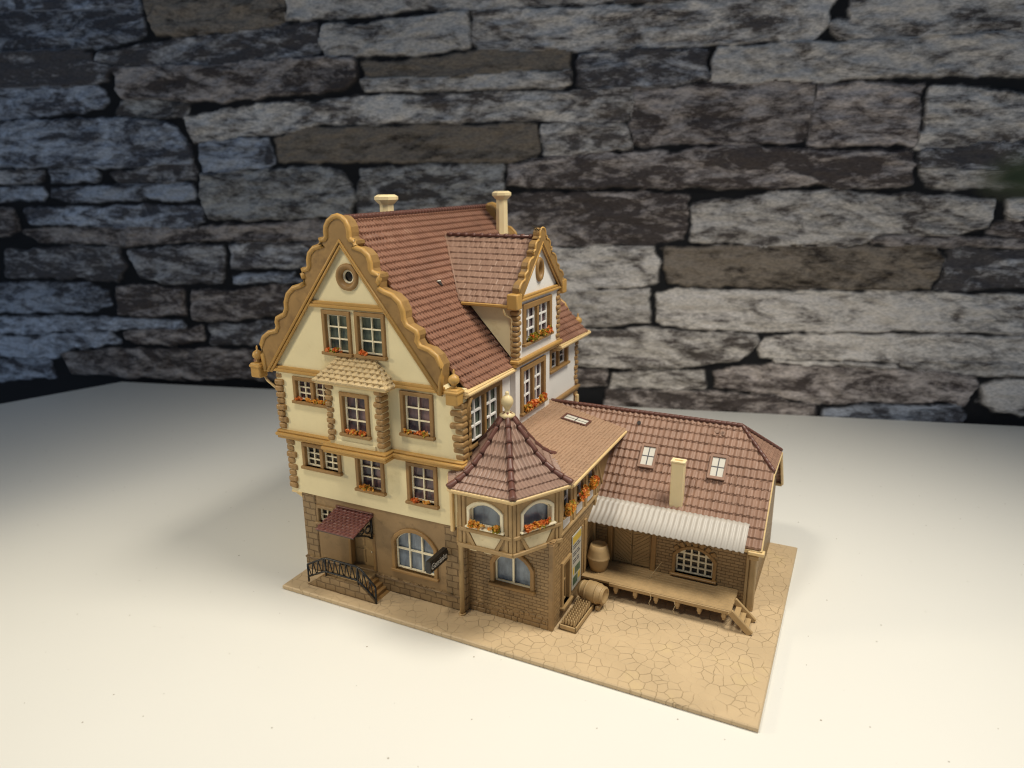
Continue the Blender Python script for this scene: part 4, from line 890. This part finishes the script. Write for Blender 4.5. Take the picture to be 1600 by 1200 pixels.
# ------------------------------------------------------------------ printed stone mural behind, modelled in relief (stones in wall coordinates, cm)
STONES = """b:-56.3,37.1 -49.2,37 -38.7,36.5 -38.7,33.9 -39.5,33.5 -43.7,33.1 -54.4,32.9 -57.3,32.9
w:-38.1,37.2 -24.4,37 -24.5,34.5 -25.5,34.1 -30.3,33.9 -34.8,33.6 -37.1,33.8 -37.9,35
l:-24,37 6.9,35.4 3.9,34.5 -3.6,34.7 -7.2,34.6 -11.1,34.9 -16.4,34.6 -24.1,34.4
l:6.9,35.5 23,34.7 16.9,34.7 7,34.4 4.9,34.5
d:-43.8,32.4 -34.9,33.1 -27.1,33.7 -21.3,33.9 -21.5,31.7 -23,31.4 -27.4,31.3 -31.3,31 -40.6,31.2 -43.9,31.9
l:-20.6,33.7 -14.9,33.9 -11.2,34.1 -7.5,34.2 -7.5,31.6 -12.2,31.3 -17.5,31.2 -20.8,31.5 -21.2,32.2
l:-6.9,34.1 -3.6,34.2 3.9,34.1 9,34 16.9,34.5 22.1,34.4 21.6,32.9 21.6,32.1 20.5,31.2 17.2,31.2 12.2,31.1 7.1,31.1 1.8,31 -3.6,31.4 -6.5,31.5 -7.1,32.2
l:23.3,34.6 23.2,32.4 22,32 22.8,31.1 26.7,31 31.2,31 35.6,31.1 39,31.2 38.5,33.8
d:-57.4,32.7 -50.1,32.8 -44.5,32.5 -44.1,31.8 -42.7,31.1 -43,30 -46.4,29.8 -50.7,29.8 -58.1,29.7
b:-58.2,29.4 -50.8,29.6 -45.1,29.5 -43.8,28.9 -43.7,28.1 -44.4,27.7 -46.9,27.3 -51.3,27 -58.8,26.9
p:-42.6,30.9 -38.6,31 -31.3,30.8 -27.4,31 -22.4,31.1 -18.1,30.9 -17.9,29.6 -18.9,28.6 -22.6,28.4 -26.4,28.3 -31,28 -35.6,28.2 -41.8,28.4 -42.3,29.1 -41.9,30.2
g:-42.1,28 -38.4,27.9 -35.1,27.6 -35.4,26.9 -36.6,26.7 -42.5,26.9
l:-17.6,29.1 -12.8,29.3 -8.2,29.1 -3.6,29.4 1.2,29.4 1.3,28.4 0.6,28.1 -3.7,28.3 -7.1,28.3 -9.9,28.3 -12.9,28.4 -17.1,28.5
w:-17.4,30.5 -12.2,30.6 -7,31 -3.6,31.1 1.3,30.8 1.3,29.6 -3.6,29.7 -8.2,29.3 -12.2,29.4 -17.1,29.7
d:2.1,30.6 6.3,30.7 10.2,30.7 12.5,30.4 12.3,29.5 12.7,28.5 10.9,28.1 8.3,27.9 6.4,28 2.1,28.1
l:13.6,30.7 17.2,30.8 23,30.7 26.7,30.9 31.2,30.8 35.6,30.9 39.1,30.8 39.5,28.2 36.1,28.2 31.6,28.2 27,28.2 22.3,28.1 17.4,28.1 12.9,28.4 13.2,29.5
l:-35.4,26.4 -31.1,27 -27.8,27.3 -21.5,27.5 -15.3,27.7 -9.4,27.6 -3.7,27.8 -0.3,27.6 6.4,27.7 6.6,27.2 6.5,25.3 5.2,25.2 -0.3,25.3 -1.5,25.5 -3.7,25.7 -9.5,25.6 -13,25.8 -15.4,25.6 -19.1,25.7 -21.6,25.7 -24.2,25.2 -25.5,25 -28.1,24.9 -31.5,24.5 -34.7,24.2 -35.1,25.5
b:-58.9,26.5 -50,26.4 -41.4,26.3 -37.2,26 -35.9,24.6 -35.2,22.9 -35.4,22.4 -39.3,22.2 -45,22.1 -50.9,22.3 -60,22.1
w:-26.3,24.4 -21.7,25.1 -17.9,25.1 -13,25.2 -7.1,25.1 -3.7,25.2 -1.5,25 -1.4,23 -1.6,22.5 -3.7,22.2 -9.6,22.3 -15.6,22.3 -21.9,22.4 -26,22.5 -26.3,23.5
l:-0.9,25 4.7,25 6.3,24.6 6.5,23.1 4.7,22.9 -0.8,22.7
p:6.8,27.7 10.4,27.8 13.5,28 17.5,27.9 21.1,27.7 21.1,26.4 20.8,24.9 20.4,23.4 17.9,23.3 13.8,23.4 9.6,23.6 7.4,23.3 6.9,23.5 6.8,25.7
p:21.7,27.5 25.2,27.5 29.1,27.2 29,25.2 29,23.2 25.3,23.2 21.1,23.2 21.4,24.9
l:30,27.1 31.8,27.2 33.2,26.9 36.4,26.4 39.9,26.3 40.4,23.5 36.9,23.3 32.4,23 29.4,22.8 29.5,24.2 29.7,25.7
b:-34.1,24 -30.8,24.2 -28.2,24.4 -27.1,24.4 -26.7,22.3 -28.5,21.9 -34,21.6 -34.3,22.6
p:-4,21.8 -0.8,22.2 2.5,22.4 6.9,22.7 10.7,22.6 14.3,22.9 17.9,22.7 24.4,22.5 28.7,22.4 29.1,21.3 29.2,20 27.1,19.8 23.2,19.9 18.1,19.9 12.9,19.9 7.6,20 2,19.9 -4,20.1
g:-18.1,21.4 -14.4,21.6 -9.6,21.7 -4.7,21.8 -4.6,19.5 -4.9,17.2 -18.5,16.9 -18.4,19.5
g:-34.4,21.2 -28.5,21.5 -22,21.7 -20,21.4 -19,20.1 -18.9,19 -19.4,17.4 -22.4,17.3 -26.3,17.2 -31.1,17.1 -34.1,17.2 -34.6,18.4
b:-51.3,21.7 -45.8,21.8 -45.5,21.4 -45.9,20.8 -51.2,20.7
d:-44.2,21.5 -35.2,22.1 -35,20.9 -38.2,20.6 -43.1,20.7 -44,21.1
d:-60.1,21.7 -52,21.7 -52.2,20.8 -60.5,20.4
b:-60.6,19.9 -52.4,20.1 -52.1,19.5 -52.7,19 -60.8,19
b:-51.1,19.9 -42.5,20.2 -35.4,20.3 -35.1,19.7 -35.5,19.1 -40.6,19 -50.1,18.9 -51.3,19.3
b:-55.2,17.8 -48.8,18 -40,18.2 -34.9,18.2 -34.7,16.9 -36.7,16.5 -43.2,16.3 -54.6,16.5
p:-61.1,17.8 -56.6,17.8 -56.4,15.9 -57.8,15.4 -61.8,15.2
p:-55.8,15.7 -49.2,16 -36,16.1 -27.7,16.5 -22.4,16.7 -18.5,16.5 -18.7,15.5 -26.5,15.2 -36.2,14.9 -45,14.5 -54,14.8
d:-58.3,13.6 -51.1,14 -44.8,14 -44.3,12.3 -45.6,10.8 -50.2,11 -58.8,11.1
d:-43.5,13.8 -36.3,14.3 -33.1,14.3 -33.2,12.3 -33.8,10.9 -39.7,10.7 -42.8,11.4
d:-32.2,14.4 -23.9,14.8 -22.6,14.7 -24.1,12.6 -28.2,12.5 -32.5,12.2
b:-32.3,11.4 -25.5,11.8 -24.9,11.1 -32.4,10.9
b:-63.1,10 -55,10.2 -48.8,10.3 -47.1,9.5 -46.9,8.2 -48.5,7.7 -55.6,7.3 -63.8,7
p:-45.8,9.9 -41.3,10.2 -38.1,10 -38.2,7.5 -41.7,7.3 -45.8,7.3
p:-37.1,9.7 -32.6,10 -27,10.5 -24.3,10.4 -24.5,8 -33,7 -37.3,7.1
b:-64,6.3 -54.2,6.7 -44.9,6.6 -38.6,6.7 -38.4,6.2 -46.6,5.7 -56.1,5 -64.5,4.5
p:-45.6,5.3 -38.2,5.9 -36.5,6.1 -36.5,4.7 -40.7,4.2 -44.4,4.2
d:-35.3,6.1 -28.8,6.7 -25.3,6.7 -25.5,4.9 -35.4,4.4
b:-64.6,4 -56.3,4.4 -47.4,5.3 -46.4,4.3 -52.9,3.2 -54.9,2.3 -65.1,1.9
b:-65.2,1.4 -55.5,2 -55.6,-0.1 -65.8,-0.8
p:-53.9,2.7 -47.4,3.3 -35.6,3.6 -25.6,3.5 -25.9,1.1 -38.3,0.6 -43.6,0.5 -52.9,0.7
p:-4,19.1 2,19.3 7.6,19.2 11.7,18.9 11.5,17.3 11.3,15.6 8.9,15.2 -0.2,14.8 -4.1,14.8 -4.3,16.7
l:12.3,18.3 15.1,18.6 18.2,19.2 23.3,19.2 28.2,19.1 33,19 35.6,18.6 35.7,17.3 35.4,16.7 33.4,16.2 28.6,16.1 27.1,16 25.7,15.3 23.7,15.1 18.6,15 15.4,15.3 12.3,15.4 12.3,17.3
l:-4.1,14 -0.3,14.3 5,14.6 8.7,14.6 9.4,13.5 9.4,11.6 7.9,11.4 3.3,11 -4.1,11
w:9.9,14.6 13.3,14.8 18.6,14.8 23.7,14.8 28.7,14.9 32,14.8 32.4,13.8 32.1,12.6 31.9,11.5 28.2,11.4 24.1,11.5 18.9,11.4 14.6,11.5 10.5,11.6 10.1,13.4
l:-4.1,10.4 1.6,10.5 5.6,10.9 8.6,10.9 8.8,9.4 8.7,7.9 5.7,7.7 -4.1,7.2
l:9.6,10.5 11.3,10.8 15.2,10.9 18.9,10.8 24.2,10.9 30.2,11 34.2,11 42.7,11 43.2,8 39.5,8 34.6,8 29.6,8 24.5,7.7 19.2,7.6 13.7,7.7 10.3,7.8 9.6,8.2 9.5,9.4
l:-4.1,6.5 3.1,6.9 8.1,7.3 13.7,7.1 18.1,7 18.3,6.7 17.5,5.4 17.1,4.9 13.9,4.3 8.2,3.8 4.1,3.7 -4.2,3.7
l:19.1,6.8 24.5,7.3 29.7,7.4 34.7,7.4 43.3,7.5 43.7,5.6 39.9,5.5 35,5.5 31,5.2 24.8,5.2 20.5,5.1 18.9,5.2 18.6,5.9
p:-4.2,2.7 5,3.2 5.1,1.9 -4.2,1.3
l:5.9,2.9 8.2,3.3 14.1,3.6 14.2,2.1 11.8,1.9 5.7,1.7
p:15.1,3.5 18.4,4.1 22.7,4.3 28,4.3 32.2,4.2 36.4,3.9 36.7,3.2 36,1.8 32.5,1.6 26.8,1.4 23.6,1.2 19.1,2 15.3,2.3
p:5.3,1.2 14.7,1.6 19.7,1.3 23.7,0.7 23.8,-0.3 19.9,-0.5 14.2,-0.7 5.4,-0.9
b:24.9,0.4 28.4,0.9 35.6,1.3 36.1,0.4 35.4,-0.6 29.7,-0.8 24.9,-0.8
l:37.4,3.2 38.7,3.8 44,4 44.4,1.5 40.7,0.8 38.2,1.3 37.4,2
l:30.7,4.8 35,5.1 43.8,5.1 43.9,4.5 38.1,4.2 32.1,4.5
l:20.1,4.7 24.8,4.7 30,4.6 30.2,4.5 24.3,4.7
d:29.6,22.4 32.4,22.8 40.5,23 40.8,21.2 32.7,21.1 29.7,21.3
l:29.7,20.9 33.2,21 40.9,20.9 41.1,19.8 30.3,19.8
l:36.7,18.7 41.3,18.8 41.5,17.3 37.1,17.3
p:35.6,16.2 36.1,16.8 41.6,16.8 41.8,15.7 38.2,15.7
p:27,15.4 28.6,15.7 33.5,15.6 36.3,15.6 41.9,15.3 41.9,15.1 32.6,15.1 28.7,15.1
d:32.8,14.5 33.6,14.7 38.3,14.7 42,14.8 42.6,11.6 38.9,11.7 32.5,11.6 32.8,12.9
p:-24.6,14.8 -18.6,15.1 -16.1,14.8 -16.3,11.2 -24.2,11.1
g:-25,10.4 -16.3,10.8 -16.6,6.2 -25.4,5.9
g:-17.6,16.5 -4.3,16.9 -4.5,13.8 -17.5,12.4
p:-15.6,12.1 -4.4,13.5 -4.6,6.6 -15.9,6.2
p:-25,3.3 -4.5,4.1 -4.5,1.9 -25.2,0.9
g:-25.2,0.6 -4.5,1.2 -4.5,-1.1 -25.5,-2.2
b:-24.7,5.6 -4.4,6.3 -4.5,4.6 -24.9,3.8"""
TINT = {'b': ((.56, .60, .68), .0, .30), 'g': ((.58, .565, .545), -.01, .28), 'p': ((.60, .525, .485), -.02, .28), 'w': ((.32, .265, .21), .06, .22), 'd': ((.62, .61, .62), -.05, .24), 'l': ((.78, .72, .66), .025, .36)}  # bluish b stones: the cooler light at the left put into their colour
polys = []
for ln in STONES.strip().split('\n'):
    c, r = ln.split(':'); polys.append((c, np.array([[float(q) for q in p.split(',')] for p in r.split()])))
allp = np.concatenate([p for _, p in polys]); umin, umax = allp[:, 0].min()+.2, allp[:, 0].max()-.2
eL = lambda v: -65.5+(v+.5)*.25                        # slanted left and right limits of the traced stones
eR = lambda v: 44.6-(v-1.6)*.1815
ext = list(polys)
ext += [(c, np.stack([2*eL(p[:, 1])-p[:, 0], p[:, 1]], 1)[::-1]) for c, p in polys]
ext += [(c, np.stack([2*eR(p[:, 1])-p[:, 0], p[:, 1]], 1)[::-1]) for c, p in polys]
ext += [(c, np.stack([p[:, 0], 2*36.2-p[:, 1]], 1)[::-1]) for c, p in ext if p[:, 1].min() > 18]
def vnoise(x, y, seed):
    r = np.random.default_rng(seed); g = r.uniform(-1, 1, (256, 256))
    xi, yi = np.floor(x).astype(int), np.floor(y).astype(int); fx, fy = x-xi, y-yi
    fx = fx*fx*(3-2*fx); fy = fy*fy*(3-2*fy); G = lambda a, b: g[a % 256, b % 256]
    return (G(xi, yi)*(1-fx)+G(xi+1, yi)*fx)*(1-fy)+(G(xi, yi+1)*(1-fx)+G(xi+1, yi+1)*fx)*fy
def fbm(x, y, seed, o=4):
    return sum(vnoise(x*2**k, y*2**k, seed+k)*.5**k for k in range(o))
ua = np.concatenate([np.arange(-150, -66, .5), np.arange(-66, 45, .13), np.arange(45, 130, .5)])
va = np.concatenate([np.arange(-6, -1, .3), np.arange(-1, 38, .13), np.arange(38, 54, .4)])
U, V = np.meshgrid(ua, va); nV, nU = U.shape
Uw = U+.22*fbm(U*.6, V*.6, 11, 4); Vw = V+.13*fbm(U*.5, V*.8, 23, 4)
D = np.full(U.shape, -9.0); ID = np.full(U.shape, -1)
for i, (c, p) in enumerate(ext):
    m_ = np.where((Uw > p[:, 0].min()-.5) & (Uw < p[:, 0].max()+.5) & (Vw > p[:, 1].min()-.5) & (Vw < p[:, 1].max()+.5))
    if len(m_[0]) == 0: continue
    x, y = Uw[m_], Vw[m_]; dmin = np.full(x.shape, 99.0); ins = np.zeros(x.shape, bool); n_ = len(p)
    for k in range(n_):
        a, b = p[k], p[(k+1) % n_]; e = b-a; q = np.clip(((x-a[0])*e[0]+(y-a[1])*e[1])/(e@e+1e-9), 0, 1)
        dmin = np.minimum(dmin, np.hypot(x-a[0]-q*e[0], y-a[1]-q*e[1]))
        cr = (a[1] > y) != (b[1] > y)
        if abs(e[1]) > 1e-9: ins ^= cr & (x < a[0]+(y-a[1])/e[1]*e[0])
    dd_ = np.where(ins, dmin, -dmin); cur = D[m_]; up_ = dd_ > cur
    cur[up_] = dd_[up_]; D[m_] = cur; t_ = ID[m_]; t_[up_] = i; ID[m_] = t_
edge = .03+.13*fbm(U*.9, V*1.3, 41, 4)
K = np.clip((D-edge+.36)/.27, 0, 1); K = K*K*(3-2*K)
seedv = (ID*7.31) % 13
rough = fbm(U*.55+seedv*9, V*1.3+seedv*5, 51, 5)
H = K*(.28+.10*np.sin(ID*2.7)+.2*rough)
H = np.where(ID < 0, 0, H)
wo = Vector((0, 36.354, 0)); wa = math.atan(.26838)
wu, wn = np.array([math.cos(wa), math.sin(wa), 0]), np.array([math.sin(wa), -math.cos(wa), 0])
co = np.array(wo)+U[..., None]*wu+V[..., None]*np.array([0, 0, 1])+(H[..., None]-.3)*wn
idx = np.arange(nU*nV).reshape(nV, nU)
fc = np.stack([idx[:-1, :-1].ravel(), idx[:-1, 1:].ravel(), idx[1:, 1:].ravel(), idx[1:, :-1].ravel()], 1)
me = bpy.data.meshes.new('stone_mural'); nv, nf = nU*nV, len(fc)
me.vertices.add(nv); me.vertices.foreach_set('co', co.reshape(-1).astype(np.float32))
me.loops.add(nf*4); me.loops.foreach_set('vertex_index', fc.ravel().astype(np.int32))
me.polygons.add(nf); me.polygons.foreach_set('loop_start', (np.arange(nf)*4).astype(np.int32)); me.polygons.foreach_set('use_smooth', np.ones(nf, bool))
me.update(calc_edges=True)
tint = np.zeros((len(ext)+1, 3)); bias = np.zeros(len(ext)+1); lo_ = np.zeros(len(ext)+1)
for i, (c, p) in enumerate(ext):
    t, b, l = TINT[c]; q = .85+.3*((i*.618) % 1); tint[i] = np.array(t)*q; bias[i] = b+.06*(((i*.377) % 1)-.5); lo_[i] = l
def attr(name, typ, arr):
    a = me.attributes.new(name, typ, 'POINT')
    a.data.foreach_set('color' if typ == 'FLOAT_COLOR' else 'value', arr.astype(np.float32).ravel())
rgba = np.concatenate([tint[ID], np.ones(ID.shape+(1,))], -1)
attr('tint', 'FLOAT_COLOR', rgba); attr('stone', 'FLOAT', K*(ID >= 0)); attr('seed', 'FLOAT', seedv); attr('bias', 'FLOAT', bias[ID]); attr('lo', 'FLOAT', lo_[ID])
m, nt, p = new_mat('stone_print'); L = nt.links
def A(n): return N(nt, 'ShaderNodeAttribute', attribute_name=n)
tc = N(nt, 'ShaderNodeTexCoord'); mp = N(nt, 'ShaderNodeMapping'); mp.inputs['Rotation'].default_value = (0, 0, -wa)
L.new(tc.outputs['Object'], mp.inputs[0])
sd_ = N(nt, 'ShaderNodeCombineXYZ'); L.new(A('seed').outputs['Fac'], sd_.inputs['Y'])
ad = N(nt, 'ShaderNodeVectorMath', operation='MULTIPLY_ADD'); L.new(sd_.outputs[0], ad.inputs[0]); ad.inputs[1].default_value = (0, 3.1, 0); L.new(mp.outputs[0], ad.inputs[2])
st = N(nt, 'ShaderNodeVectorMath', operation='MULTIPLY'); st.inputs[1].default_value = (.42, 1, 1.15); L.new(ad.outputs[0], st.inputs[0])
n1 = N(nt, 'ShaderNodeTexNoise', i_Scale=.5, i_Detail=9.0, i_Roughness=.62, i_Distortion=.9); L.new(st.outputs[0], n1.inputs['Vector'])
n2 = N(nt, 'ShaderNodeTexNoise', i_Scale=2.4, i_Detail=6.0, i_Roughness=.7); L.new(st.outputs[0], n2.inputs['Vector'])
def math_(op, a, b):
    n = N(nt, 'ShaderNodeMath', operation=op)
    for i, q in enumerate((a, b)):
        if isinstance(q, (int, float)): n.inputs[i].default_value = q
        else: L.new(q, n.inputs[i])
    return n.outputs[0]
v = math_('ADD', math_('MULTIPLY', n1.outputs['Fac'], .64), math_('MULTIPLY', n2.outputs['Fac'], .36))
v = math_('ADD', v, A('bias').outputs['Fac'])
r1 = N(nt, 'ShaderNodeMapRange'); r1.inputs['From Min'].default_value = .43; r1.inputs['From Max'].default_value = .57; L.new(v, r1.inputs['Value'])
dk = N(nt, 'ShaderNodeMix', data_type='RGBA', blend_type='MULTIPLY'); dk.inputs[0].default_value = 1; L.new(A('tint').outputs['Color'], dk.inputs[6]); dk.inputs[7].default_value = (.16, .147, .147, 1)
mx = N(nt, 'ShaderNodeMix', data_type='RGBA'); L.new(r1.outputs['Result'], mx.inputs[0]); L.new(dk.outputs[2], mx.inputs[6]); L.new(A('tint').outputs['Color'], mx.inputs[7])
n3 = N(nt, 'ShaderNodeTexNoise', i_Scale=7.0, i_Detail=4.0); L.new(st.outputs[0], n3.inputs['Vector'])
r3 = N(nt, 'ShaderNodeMapRange'); r3.inputs['From Min'].default_value = .3; r3.inputs['From Max'].default_value = .7; r3.inputs['To Min'].default_value = .7; r3.inputs['To Max'].default_value = 1.2; L.new(n3.outputs['Fac'], r3.inputs['Value'])
m3 = N(nt, 'ShaderNodeMix', data_type='RGBA', blend_type='MULTIPLY'); m3.inputs[0].default_value = 1; L.new(mx.outputs[2], m3.inputs[6]); L.new(r3.outputs['Result'], m3.inputs[7])
fin = N(nt, 'ShaderNodeMix', data_type='RGBA'); L.new(A('stone').outputs['Fac'], fin.inputs[0]); fin.inputs[6].default_value = (.015, .015, .017, 1); L.new(m3.outputs[2], fin.inputs[7])
L.new(fin.outputs[2], p.inputs['Base Color']); p.inputs['Roughness'].default_value = .75; p.inputs['Specular IOR Level'].default_value = .25
bp_ = N(nt, 'ShaderNodeBump', i_Strength=.45, i_Distance=.12); L.new(v, bp_.inputs['Height']); L.new(bp_.outputs['Normal'], p.inputs['Normal'])
me.materials.append(m)
wall_o = link('stone_mural', me); tag(wall_o, 'dark grey wallpaper mural of irregular stacked stones with black joints behind the table', 'wall mural')

# ------------------------------------------------------------------ table top
def edge_pt(u): return (float(wo.x+wu[0]*u+wn[0]*.25), float(wo.y+wu[1]*u+wn[1]*.25))
bm = BM()
tp = [edge_pt(-46.5), (-48.6, 13.4), (-57, -8), (-66, -34), (120, -45), edge_pt(125)]
plate(bm, Fr((0, 0, -3.2), (1, 0, 0), (0, 1, 0)), tp, [], 0, 3.2, .25)
m, nt, p = new_mat('white_laminate'); L = nt.links
tc = N(nt, 'ShaderNodeTexCoord')
n1 = N(nt, 'ShaderNodeTexNoise', i_Scale=.045, i_Detail=4.0); L.new(tc.outputs['Object'], n1.inputs['Vector'])
mx = N(nt, 'ShaderNodeMix', data_type='RGBA'); mx.inputs[6].default_value = (.69, .675, .62, 1); mx.inputs[7].default_value = (.76, .745, .69, 1); L.new(n1.outputs['Fac'], mx.inputs[0])
n2 = N(nt, 'ShaderNodeTexNoise', i_Scale=1.1, i_Detail=8.0, i_Roughness=.78); L.new(tc.outputs['Object'], n2.inputs['Vector'])
r2 = N(nt, 'ShaderNodeMapRange'); r2.inputs['From Min'].default_value = .665; r2.inputs['From Max'].default_value = .74; L.new(n2.outputs['Fac'], r2.inputs['Value'])
m2 = N(nt, 'ShaderNodeMix', data_type='RGBA'); L.new(r2.outputs['Result'], m2.inputs[0]); L.new(mx.outputs[2], m2.inputs[6]); m2.inputs[7].default_value = (.45, .40, .31, 1)
vo = N(nt, 'ShaderNodeTexVoronoi', voronoi_dimensions='2D', i_Scale=.42); L.new(tc.outputs['Object'], vo.inputs['Vector'])
sx = N(nt, 'ShaderNodeSeparateColor'); L.new(vo.outputs['Color'], sx.inputs[0])
th_ = N(nt, 'ShaderNodeMath', operation='MULTIPLY'); L.new(sx.outputs[0], th_.inputs[0]); th_.inputs[1].default_value = .017
ls = N(nt, 'ShaderNodeMath', operation='LESS_THAN'); L.new(vo.outputs['Distance'], ls.inputs[0]); L.new(th_.outputs[0], ls.inputs[1])
m4 = N(nt, 'ShaderNodeMix', data_type='RGBA'); L.new(ls.outputs[0], m4.inputs[0]); L.new(m2.outputs[2], m4.inputs[6]); m4.inputs[7].default_value = (.28, .24, .18, 1)
L.new(m4.outputs[2], p.inputs['Base Color']); p.inputs['Roughness'].default_value = .42; p.inputs['Specular IOR Level'].default_value = .35
n3 = N(nt, 'ShaderNodeTexNoise', i_Scale=6.0, i_Detail=5.0); L.new(tc.outputs['Object'], n3.inputs['Vector'])
b3 = N(nt, 'ShaderNodeBump', i_Strength=.12, i_Distance=.03); L.new(n3.outputs['Fac'], b3.inputs['Height']); L.new(b3.outputs['Normal'], p.inputs['Normal'])
tag(obj('table', bm, m), 'off white table top with faint specks, standing against the stone mural', 'table')

# ------------------------------------------------------------------ leaf of a plant poking in close to the lens
bm = BM(); CP = Vector((25.712, -24.935, 20.769)); tip = CP+(Vector((26.70, -15.20, 20.66))-CP)*.7; rt = CP+(Vector((28.35, -14.45, 20.62))-CP)*.7; nL = 12
ax = rt-tip; sd2 = Vector((-.25, .1, 1)).normalized(); th = ax.cross(sd2).normalized()*.02
rows2 = []
for i in range(nL+1):
    t = i/nL; c = tip+ax*t+Vector((0, 0, .08*math.sin(t*2.5))); w = .22*math.sin(math.pi*min(t*.72+.02, 1))**.8
    rows2.append([[bm.verts.new(c+sd2*(w*q)+th*(s_+abs(q)*3)) for q in (-1, -.5, 0, .5, 1)] for s_ in (1, -1)])
for a, b in zip(rows2, rows2[1:]):
    for s_ in (0, 1):
        for k in range(4): bm.faces.new((a[s_][k], a[s_][k+1], b[s_][k+1], b[s_][k])).smooth = True
    for k in (0, 4): bm.faces.new((a[0][k], b[0][k], b[1][k], a[1][k]))
tube(bm, [rt-Vector((.05, 0, 0)), rt+Vector((1.2, .3, -.8)), rt+Vector((2.0, .6, -5))], .05, 6)
tag(obj('plant_leaf', bm, M['leaf']), 'blurred green leaf of a houseplant poking in at the right edge before the stone mural', 'plant')

# ------------------------------------------------------------------ light, camera
w = bpy.data.worlds.new('World'); scene.world = w; w.use_nodes = True
bg = w.node_tree.nodes['Background']; bg.inputs['Color'].default_value = (.58, .75, 1.0, 1); bg.inputs['Strength'].default_value = WORLD_S
def lamp(name, typ, loc, target, energy, color, **k):
    l = bpy.data.lights.new(name, typ); l.energy = energy; l.color = color
    for a, b in k.items(): setattr(l, a, b)
    o = bpy.data.objects.new(name, l); col.objects.link(o); o.location = loc
    o.rotation_euler = (Vector(target)-Vector(loc)).to_track_quat('-Z', 'Y').to_euler(); return o
for args in LAMPS: lamp(*args[:6], **args[6])
cam = bpy.data.cameras.new('camera'); co_ = bpy.data.objects.new('camera', cam); col.objects.link(co_)
co_.location = (25.712, -24.935, 20.769); co_.rotation_euler = (rad(74.03), rad(.46), rad(25.9))
cam.sensor_width = 36; cam.lens = 1130.43/1600*36; cam.clip_start = .5; cam.clip_end = 1000
cam.dof.use_dof = True; cam.dof.focus_distance = 35.5; cam.dof.aperture_fstop = FSTOP
scene.camera = co_
scene.unit_settings.system = 'METRIC'; scene.unit_settings.scale_length = .01
scene.view_settings.view_transform = 'Standard'; scene.view_settings.look = 'None'
scene.view_settings.exposure = EXPO; scene.view_settings.gamma = 1; scene.view_settings.use_curve_mapping = False
scene.cycles.filter_width = 1.15
